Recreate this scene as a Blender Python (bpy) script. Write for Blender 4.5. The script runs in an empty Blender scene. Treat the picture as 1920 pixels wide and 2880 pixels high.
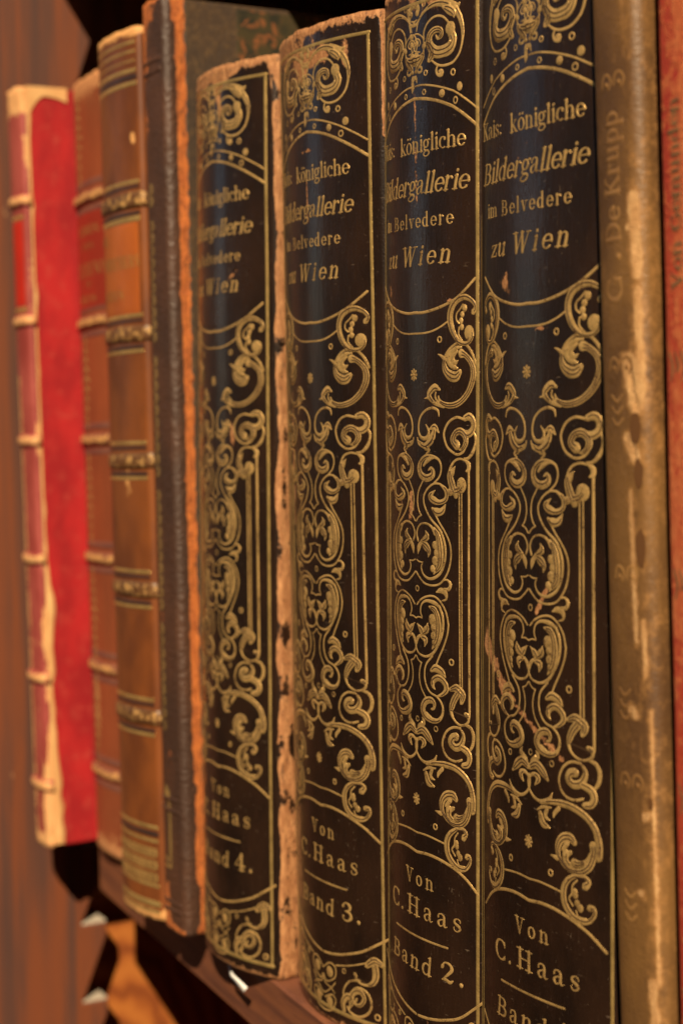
import bpy, bmesh, math, random
from mathutils import Vector, Matrix, noise as mnoise
random.seed(7)
scene = bpy.context.scene
COL = scene.collection

# ------------------------------------------------------------------ camera, sky, sun, exposure
cam_d = bpy.data.cameras.new('camera'); cam = bpy.data.objects.new('camera', cam_d); COL.objects.link(cam)
cam_d.sensor_fit = 'VERTICAL'; cam_d.sensor_height = 36.0; cam_d.lens = 4742.745 / 2880 * 36
cam_d.clip_start = 0.01; cam_d.clip_end = 100
YAW, PIT, ROL = math.radians(60.93664), math.radians(3.87775), math.radians(-0.49014)
fw = Vector((-math.sin(YAW)*math.cos(PIT), math.cos(YAW)*math.cos(PIT), -math.sin(PIT)))
rt = Vector((math.cos(YAW), math.sin(YAW), 0)); up = rt.cross(fw)
r2 = math.cos(ROL)*rt + math.sin(ROL)*up; u2 = -math.sin(ROL)*rt + math.cos(ROL)*up
M = Matrix((r2, u2, -fw)).transposed().to_4x4(); M.translation = Vector((0.33217, -0.23632, 0.12314))
cam.matrix_world = M
cam_d.dof.use_dof = True; cam_d.dof.focus_distance = 0.445; cam_d.dof.aperture_fstop = 11.5; cam_d.dof.aperture_blades = 0
scene.camera = cam

SUN = Vector((1.42, -1.0, 1.50)).normalized()
world = bpy.data.worlds.new('World'); scene.world = world; world.use_nodes = True
wn = world.node_tree.nodes; wl = world.node_tree.links
sky = wn.new('ShaderNodeTexSky'); sky.sky_type = 'NISHITA'; sky.sun_disc = False
sky.sun_elevation = math.asin(SUN.z); sky.sun_rotation = math.atan2(SUN.x, SUN.y)
bg = wn.get('Background') or wn.new('ShaderNodeBackground')
bg.inputs['Strength'].default_value = 0.15
# sky dimmed by direction, less so overhead, with one gap added for spine sheen
def wmath(op, a, b=0.0):
    x = wn.new('ShaderNodeMath'); x.operation = op
    for i, v in enumerate((a, b)):
        if hasattr(v, 'is_output'): wl.new(v, x.inputs[i])
        else: x.inputs[i].default_value = v
    return x.outputs[0]
def wstep(v, lo, hi):
    x = wn.new('ShaderNodeMapRange'); x.interpolation_type = 'SMOOTHSTEP'; wl.new(v, x.inputs[0])
    x.inputs[1].default_value = lo; x.inputs[2].default_value = hi
    return x.outputs[0]
sep = wn.new('ShaderNodeSeparateXYZ'); wl.new(wn.new('ShaderNodeTexCoord').outputs['Generated'], sep.inputs[0])
GX, GY = -math.sin(math.radians(55)), -math.cos(math.radians(55))
hor = wmath('SQRT', wmath('ADD', wmath('MULTIPLY', sep.outputs[0], sep.outputs[0]), wmath('MULTIPLY', sep.outputs[1], sep.outputs[1])))
dt = wmath('DIVIDE', wmath('ADD', wmath('MULTIPLY', sep.outputs[0], GX), wmath('MULTIPLY', sep.outputs[1], GY)), wmath('MAXIMUM', hor, .001))
gap = wmath('MULTIPLY', wstep(dt, math.cos(math.radians(3.4)), math.cos(math.radians(2.2))), wstep(sep.outputs[2], -.06, .0))
fac = wmath('MAXIMUM', wmath('MAXIMUM', gap, wmath('MULTIPLY', wstep(sep.outputs[2], .55, .95), .14)), .014)
wmx = wn.new('ShaderNodeMix'); wmx.data_type = 'RGBA'; wmx.blend_type = 'MULTIPLY'; wmx.inputs[0].default_value = 1.0
wl.new(sky.outputs[0], wmx.inputs[6]); wl.new(fac, wmx.inputs[7]); wl.new(wmx.outputs[2], bg.inputs[0])
sun_d = bpy.data.lights.new('sun', 'SUN'); sun = bpy.data.objects.new('sun', sun_d); COL.objects.link(sun)
sun_d.energy = 5.0; sun_d.angle = math.radians(0.53); sun_d.color = (1.0, 0.80, 0.54)
sun.rotation_euler = SUN.to_track_quat('Z', 'Y').to_euler()
sun.location = SUN * 3
vs = scene.view_settings
vs.view_transform = 'Standard'; vs.look = 'None'; vs.gamma = 1.0; vs.use_curve_mapping = False
vs.exposure = 0.68
scene.render.engine = 'CYCLES'
scene.cycles.use_denoising = True
# ------------------------------------------------------------------ node helpers
class NT:
    def __init__(s, name):
        s.m = bpy.data.materials.new(name); s.m.use_nodes = True
        s.n = s.m.node_tree.nodes; s.l = s.m.node_tree.links
        s.b = s.n.get('Principled BSDF')
    def new(s, t, **k):
        x = s.n.new(t)
        for a, v in k.items(): setattr(x, a, v)
        return x
    def put(s, sock, v):
        if hasattr(v, 'is_output'): s.l.new(v, sock)
        elif isinstance(v, (tuple, list)) and sock.type == 'RGBA': sock.default_value = tuple(v)[:3] + (1,)
        else: sock.default_value = v
    def P(s, **k):
        for a, v in k.items(): s.put(s.b.inputs[a.replace('_', ' ')], v)
        return s.m
    def uv(s, sx=1, sy=1, sz=1, off=(0, 0, 0), src='uv'):
        if src == 'uv': o = s.new('ShaderNodeUVMap', uv_map='uv').outputs[0]
        else: o = s.new('ShaderNodeTexCoord').outputs['Object']
        mp = s.new('ShaderNodeMapping'); s.l.new(o, mp.inputs[0])
        mp.inputs['Scale'].default_value = (sx, sy, sz); mp.inputs['Location'].default_value = off
        return mp.outputs[0]
    def noise(s, vec, scale=1, detail=4, rough=.6, dist=0):
        x = s.new('ShaderNodeTexNoise'); s.l.new(vec, x.inputs['Vector'])
        x.inputs['Scale'].default_value = scale; x.inputs['Detail'].default_value = detail
        x.inputs['Roughness'].default_value = rough; x.inputs['Distortion'].default_value = dist
        return x.outputs[0]
    def voro(s, vec, scale=1, feature='F1'):
        x = s.new('ShaderNodeTexVoronoi', feature=feature); s.l.new(vec, x.inputs['Vector'])
        x.inputs['Scale'].default_value = scale
        return x.outputs['Distance']
    def wave(s, vec, scale=1, dist=3, detail=3, dscale=1, kind='BANDS', direction='X', prof='SIN'):
        x = s.new('ShaderNodeTexWave', wave_type=kind, wave_profile=prof)
        if kind == 'BANDS': x.bands_direction = direction
        else: x.rings_direction = direction
        s.l.new(vec, x.inputs['Vector']); x.inputs['Scale'].default_value = scale
        x.inputs['Distortion'].default_value = dist; x.inputs['Detail'].default_value = detail; x.inputs['Detail Scale'].default_value = dscale
        return x.outputs['Fac']
    def ramp(s, fac, *stops):
        x = s.new('ShaderNodeValToRGB'); s.put(x.inputs[0], fac)
        e = x.color_ramp.elements
        while len(e) < len(stops): e.new(0.5)
        for i, (p, c) in enumerate(stops):
            e[i].position = p
            if not isinstance(c, (tuple, list)): c = (c, c, c)
            e[i].color = tuple(c)[:3] + (1,)
        return x.outputs[0]
    def mix(s, f, a, b, mode='MIX'):
        x = s.new('ShaderNodeMix', data_type='RGBA', blend_type=mode)
        s.put(x.inputs[0], f); s.put(x.inputs[6], a); s.put(x.inputs[7], b)
        return x.outputs[2]
    def math(s, op, a, b=0.0, c=None, clamp=False):
        x = s.new('ShaderNodeMath', operation=op, use_clamp=clamp)
        s.put(x.inputs[0], a); s.put(x.inputs[1], b)
        if c is not None: s.put(x.inputs[2], c)
        return x.outputs[0]
    def attr(s, name):
        return s.new('ShaderNodeAttribute', attribute_name=name).outputs['Fac']
    def step(s, v, lo, hi):
        x = s.new('ShaderNodeMapRange', interpolation_type='SMOOTHSTEP'); s.put(x.inputs[0], v)
        x.inputs[1].default_value = lo; x.inputs[2].default_value = hi
        return x.outputs[0]
    def bump(s, h, strength=.3, dist=.001, prev=None):
        x = s.new('ShaderNodeBump'); s.put(x.inputs['Height'], h)
        x.inputs['Strength'].default_value = strength; x.inputs['Distance'].default_value = dist
        if prev is not None: s.l.new(prev, x.inputs['Normal'])
        return x.outputs[0]

def leather(name, base, dark, worn, rough=.4, spec=.5, streak=1.0, off=(0, 0, 0), bumpk=.25, worn2=None, crack=None, grain=0.0, sheen_mottle=.5, flecks=0, halo=None, coat=0):
    t = NT(name)
    big = t.noise(t.uv(45, 22, 1, off), 1, 5, .62)
    fine = t.noise(t.uv(900, 110, 1, off), 1, 5, .7)
    pore = t.noise(t.uv(1500, 1500, 1, off), 1, 3, .6)
    c = t.mix(t.step(big, .5 - .25*sheen_mottle, .5 + .25*sheen_mottle), base, dark)
    c = t.mix(t.math('MULTIPLY', t.step(fine, .55, .75), .35*streak), c, [min(1, x*2.2+.004) for x in base])
    if flecks:
        sc = t.noise(t.uv(3200, 420, 1, off), 1, 2, .5); sd = t.noise(t.uv(260, 1900, 1, off), 1, 2, .5)
        fl = t.math('MAXIMUM', t.step(sc, .70, .76), t.math('MULTIPLY', t.step(sd, .70, .76), .7))
        c = t.mix(t.math('MULTIPLY', fl, flecks), c, (.16, .115, .08))
    w = t.attr('wear')
    n1 = t.noise(t.uv(330, 260, 1, off), 1, 6, .72)
    n2 = t.noise(t.uv(1300, 700, 1, off), 1, 4, .7)
    v = t.math('ADD', t.math('MULTIPLY_ADD', n1, 1.0, t.math('MULTIPLY', n2, .35)), t.math('MULTIPLY', w, 1.0))
    mask = t.step(v, 1.08, 1.19)
    if halo: c = t.mix(t.math('MULTIPLY', t.step(v, .82, 1.12), .8), c, halo)
    wn2 = t.noise(t.uv(500, 160, 1, off), 1, 5, .7)
    wc = t.mix(t.step(wn2, .3, .62), worn, worn2 or [x*.6 for x in worn])
    if crack:
        cn = t.noise(t.uv(560, 150, 1, (3, 5, 0)), 1, 6, .8, 1.5)
        wc = t.mix(t.math('MULTIPLY', t.step(cn, .555, .60), t.step(w, .5, .9)), wc, crack)
    col = t.mix(mask, c, wc)
    h = t.math('ADD', t.math('MULTIPLY', fine, .6*streak), t.math('MULTIPLY', pore, .35 + grain))
    h = t.math('SUBTRACT', h, t.math('MULTIPLY', mask, .9))
    h = t.math('ADD', h, t.math('MULTIPLY', t.math('MULTIPLY', n2, mask), 2.2))
    if grain:
        g = t.voro(t.uv(620, 620, 1, off), 1)
        h = t.math('ADD', h, t.math('MULTIPLY', g, grain*2))
    ro = t.math('ADD', t.math('MULTIPLY_ADD', big, .25, rough - .12), t.math('MULTIPLY', mask, .4), clamp=True)
    if coat:
        t.P(Coat_Weight=t.math('MULTIPLY', t.math('SUBTRACT', 1.0, mask, clamp=True), coat), Coat_Roughness=.09, Coat_Normal=t.bump(t.math('ADD', fine, t.math('MULTIPLY', big, 2.5)), .10, .0006))
    return t.P(Base_Color=col, Roughness=ro, Specular_IOR_Level=spec, Normal=t.bump(h, bumpk, .0006))

def gold_mat(name, base=(.95, .60, .22), tarn=(.13, .07, .03), metal=.7, rough=.40, cover=.62, off=(0, 0, 0)):
    t = NT(name)
    n = t.noise(t.uv(150, 90, 1, off), 1, 5, .7); m = t.noise(t.uv(520, 420, 1, off), 1, 5, .7); f = t.noise(t.uv(2600, 2600, 1, off), 1, 3, .7)
    c = t.mix(t.step(n, .38, .66), base, [x*.66 for x in base])
    fleck = t.step(t.math('ADD', t.math('MULTIPLY', f, .45), t.math('MULTIPLY_ADD', m, .45, t.math('MULTIPLY', n, .25))), cover, cover+.06)
    c = t.mix(fleck, c, tarn)
    mt = t.math('MULTIPLY_ADD', fleck, -.6*metal, metal)
    h = t.math('ADD', t.math('MULTIPLY', f, .5), m)
    return t.P(Base_Color=c, Metallic=mt, Roughness=t.math('MULTIPLY_ADD', m, .35, rough-.18), Normal=t.bump(h, .55, .0004))

# ------------------------------------------------------------------ mesh helpers
def mesh_obj(name, verts, faces, mat, parent=None, uvs=None, attrs=None, smooth=True):
    me = bpy.data.meshes.new(name); me.from_pydata([tuple(v) for v in verts], [], faces); me.update()
    if uvs is not None:
        lay = me.uv_layers.new(name='uv')
        for lp in me.loops: lay.data[lp.index].uv = uvs[lp.vertex_index]
    if attrs:
        for k, vals in attrs.items():
            a = me.attributes.new(k, 'FLOAT', 'POINT'); a.data.foreach_set('value', vals)
    if mat: me.materials.append(mat)
    me.polygons.foreach_set('use_smooth', [smooth]*len(me.polygons))
    o = bpy.data.objects.new(name, me); COL.objects.link(o)
    if parent: o.parent = parent
    return o
def thing(name, label, cat, loc=(0, 0, 0), rot=(0, 0, 0), group=None):
    o = bpy.data.objects.new(name, None); COL.objects.link(o)
    o.location = loc; o.rotation_euler = rot; o.empty_display_size = .02
    o['label'] = label; o['category'] = cat
    if group: o['group'] = group
    return o
def box_geo(x0, x1, y0, y1, z0, z1, b=0.0008, nz=1):
    bm = bmesh.new(); bmesh.ops.create_cube(bm, size=1)
    bmesh.ops.scale(bm, vec=(x1-x0, y1-y0, z1-z0), verts=bm.verts)
    bmesh.ops.translate(bm, vec=((x0+x1)/2, (y0+y1)/2, (z0+z1)/2), verts=bm.verts)
    if b: bmesh.ops.bevel(bm, geom=bm.edges[:], offset=b, segments=2, affect='EDGES', profile=.6)
    vs = [v.co.copy() for v in bm.verts]; bm.verts.index_update()
    fs = [[v.index for v in f.verts] for f in bm.faces]; bm.free()
    return vs, fs
def box_obj(name, x0, x1, y0, y1, z0, z1, mat, parent=None, b=.0008, uvax='yz', wear=0.0):
    v, f = box_geo(x0, x1, y0, y1, z0, z1, b)
    ix = 'xyz'
    uvs = [(p[ix.index(uvax[0])], p[ix.index(uvax[1])]) for p in v]
    return mesh_obj(name, v, f, mat, parent, uvs, {'wear': [wear]*len(v)}, smooth=False)
def prism_obj(name, poly, z0, z1, mat, parent=None, axis='z', b=.0006):
    """poly in two axes, extruded along the third"""
    bm = bmesh.new()
    def P(a, c, h): return (a, c, h) if axis == 'z' else (h, a, c)
    lo = [bm.verts.new(P(a, c, z0)) for a, c in poly]; hi = [bm.verts.new(P(a, c, z1)) for a, c in poly]
    bm.faces.new(lo[::-1]); bm.faces.new(hi)
    n = len(poly)
    for i in range(n): bm.faces.new((lo[i], lo[(i+1) % n], hi[(i+1) % n], hi[i]))
    bmesh.ops.recalc_face_normals(bm, faces=bm.faces[:])
    if b: bmesh.ops.bevel(bm, geom=bm.edges[:], offset=b, segments=1, affect='EDGES')
    bm.verts.index_update()
    vs = [v.co.copy() for v in bm.verts]; fs = [[v.index for v in f.verts] for f in bm.faces]; bm.free()
    uvs = [(p[1], p[2]) if axis == 'x' else (p[0], p[2]) for p in vs]
    return mesh_obj(name, vs, fs, mat, parent, uvs, {'wear': [0.0]*len(vs)}, smooth=False)

# ------------------------------------------------------------------ the rounded spine of a book (local mm: x across, z up, y into the shelf)
class Spine:
    def __init__(s, hwL, hwR, c, H, sh=2.2, joint=7.0, seed=0):
        s.seed = seed
        s.hwL, s.hwR, s.c, s.H = hwL, hwR, c/1000.0, H
        xb = hwR - sh; prof = []
        def side(hw, sg):
            xb = hw - sh; y0 = s.c*xb*xb; sl = 2*s.c*xb
            a0 = math.atan(sl); pts = []
            r = sh*1.05
            for k in range(1, 9):
                a = a0 + (math.radians(88) - a0)*k/8
                pts.append((sg*(xb + r*(math.sin(a)-math.sin(a0))), y0 + r*(math.cos(a0)-math.cos(a))))
            x, y = pts[-1]
            for k in range(1, 5): pts.append((x - sg*.25*k, y + (joint-2)*k/4))
            return pts
        L = side(hwL, -1)[::-1]; Rr = side(hwR, 1)
        n = 56; a, b = -(hwL-sh), hwR-sh
        mid = [(a+(b-a)*i/n, s.c*(a+(b-a)*i/n)**2) for i in range(n+1)]
        s.prof = L + mid + Rr
        # signed arc coordinate
        i0 = min(range(len(s.prof)), key=lambda i: abs(s.prof[i][0]) + s.prof[i][1])
        u = [0.0]*len(s.prof)
        for i in range(i0+1, len(u)): u[i] = u[i-1] + math.dist(s.prof[i], s.prof[i-1])
        for i in range(i0-1, -1, -1): u[i] = u[i+1] - math.dist(s.prof[i], s.prof[i+1])
        s.u = [x + s.prof[i0][0] for x in u]
        s.jL, s.jR = s.prof[0], s.prof[-1]
    def at(s, x, z, h=0.0):
        y = s.c*x*x; n = math.hypot(2*s.c*x, 1); h += s.warp(x, z)
        return Vector(((x + 2*s.c*x*h/n), y - h/n, z))/1000
    def warp(s, u, z): return .14*mnoise.noise(Vector((u*.05, z*.02, s.seed*5.3 + .5)))
    def prof_norm(s, i):
        p = s.prof; a = p[max(0, i-1)]; b = p[min(len(p)-1, i+1)]
        dx, dy = b[0]-a[0], b[1]-a[1]; l = math.hypot(dx, dy) or 1
        return (dy/l, -dx/l)
    def build(s, mat, parent, wearf, nz=200, edge=.5, name='spine'):
        H = s.H; seed = s.seed; V = []; U = []; W = []; F = []
        rows = [(0.0, 3.0, 1), (0.0, .9, 1)] + [(.25 + (H-.5)*k/nz, 0.0, 0) for k in range(nz+1)] + [(H, .9, 1), (H, 3.0, 1)]
        m = len(s.prof)
        for ri, (z, ins, cap) in enumerate(rows):
            for i, (x, y) in enumerate(s.prof):
                nx, ny = s.prof_norm(i)
                jag = 0
                if z < 2 or z > H-2:
                    jag = edge*(mnoise.noise(Vector((s.u[i]*.16, seed*3.1, z > 2)))*1.0 + .5*mnoise.noise(Vector((s.u[i]*.6, seed*7.7, z > 2))))
                wv = wearf(s.u[i], z); warp = s.warp(s.u[i], z)
                if wv > .7: warp += min(1, (wv-.7)*4)*(.55*mnoise.noise(Vector((s.u[i]*.7, z*.28, seed + .3))) + .3*mnoise.noise(Vector((s.u[i]*1.5, z*.6, seed + .7))) - .2)
                V.append(Vector((x - nx*ins + nx*warp, y - ny*ins + ny*warp, z + (jag if z > 2 else -abs(jag)*.5)))/1000)
                U.append((s.u[i]/1000, z/1000)); W.append(wv)
        for r in range(len(rows)-1):
            for i in range(m-1):
                a = r*m + i; F.append((a, a+1, a+1+m, a+m))
        return mesh_obj(name, V, F, mat, parent, U, {'wear': W})

# ------------------------------------------------------------------ tooled ribbons on a spine
def cr(pts, ws, step):
    n = len(pts)
    if len(ws) == 1: ws = ws*n
    P = []
    for i in range(n-1):
        p0 = pts[max(0, i-1)]; p1 = pts[i]; p2 = pts[i+1]; p3 = pts[min(n-1, i+2)]
        d = math.dist(p1, p2); k = max(1, int(math.ceil(d/step)))
        for j in range(k):
            t = j/k; t2, t3 = t*t, t*t*t
            f = lambda a, b, c, e: .5*((2*b) + (-a+c)*t + (2*a-5*b+4*c-e)*t2 + (-a+3*b-3*c+e)*t3)
            P.append((f(p0[0], p1[0], p2[0], p3[0]), f(p0[1], p1[1], p2[1], p3[1]), ws[i] + (ws[i+1]-ws[i])*(t2*(3-2*t))))
    P.append((pts[-1][0], pts[-1][1], ws[-1]))
    return P
class Tool:
    def __init__(s, at, remap=None): s.V = []; s.U = []; s.F = []; s.at = at; s.k = 0; s.remap = remap or (lambda x, z: (x, z))
    def ribbon(s, P, closed=False, cap=True):
        s.k += 1; h1 = .055 + .004*(s.k % 9); h0 = .012
        if cap and not closed and len(P) > 1:
            def ends(a, b, w):
                d = math.dist(a[:2], b[:2]) or 1; ux, uz = (a[0]-b[0])/d, (a[1]-b[1])/d
                return [(a[0]+ux*w*.5*q, a[1]+uz*w*.5*q, w*f) for q, f in ((.55, .82), (.85, .5), (1.0, .12))]
            A = ends(P[0], P[1], P[0][2])[::-1]; B = ends(P[-1], P[-2], P[-1][2]); P = A + P + B
        n = len(P); base = len(s.V)
        for i, (x, z, w) in enumerate(P):
            a = P[(i-1) % n] if closed or i > 0 else P[i]; b = P[(i+1) % n] if closed or i < n-1 else P[i]
            tx, tz = b[0]-a[0], b[1]-a[1]; l = math.hypot(tx, tz) or 1; nx, nz = -tz/l, tx/l
            bv = min(.11, w*.22)
            for o, h in ((-w/2, h0), (-w/2+bv, h1), (0, .024 + .003*(s.k % 9)), (w/2-bv, h1), (w/2, h0)):
                X, Z = s.remap(x+nx*o, z+nz*o)
                s.V.append(s.at(X, Z, h)); s.U.append((X/1000, Z/1000))
        for i in range(n if closed else n-1):
            j = (i+1) % n
            for q in range(4):
                a, b = base+i*5+q, base+j*5+q; s.F.append((a, b, b+1, a+1))
    def stroke(s, pts, ws, step=.7, mirror=False):
        s.ribbon(cr(pts, ws, step))
        if mirror: s.ribbon(cr([(-x, z) for x, z in pts], ws, step))
    def ring(s, c, r, w, n=12): s.ribbon([(c[0]+r*math.cos(6.2832*i/n), c[1]+r*math.sin(6.2832*i/n), w) for i in range(n)], closed=True)
    def dot(s, c, r, n=12):
        s.k += 1; h1 = .06 + .004*(s.k % 9); base = len(s.V)
        def add(x, z, h):
            X, Z = s.remap(x, z); s.V.append(s.at(X, Z, h)); s.U.append((X/1000, Z/1000))
        add(c[0], c[1], h1+.02)
        for rr, h in ((r*.85, h1), (r, .012)):
            for i in range(n): add(c[0]+rr*math.cos(6.2832*i/n), c[1]+rr*math.sin(6.2832*i/n), h)
        for i in range(n):
            j = (i+1) % n; s.F.append((base, base+1+i, base+1+j)); s.F.append((base+1+i, base+1+n+i, base+1+n+j, base+1+j))
    def build(s, name, mat, parent): return mesh_obj(name, s.V, s.F, mat, parent, s.U)

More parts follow.
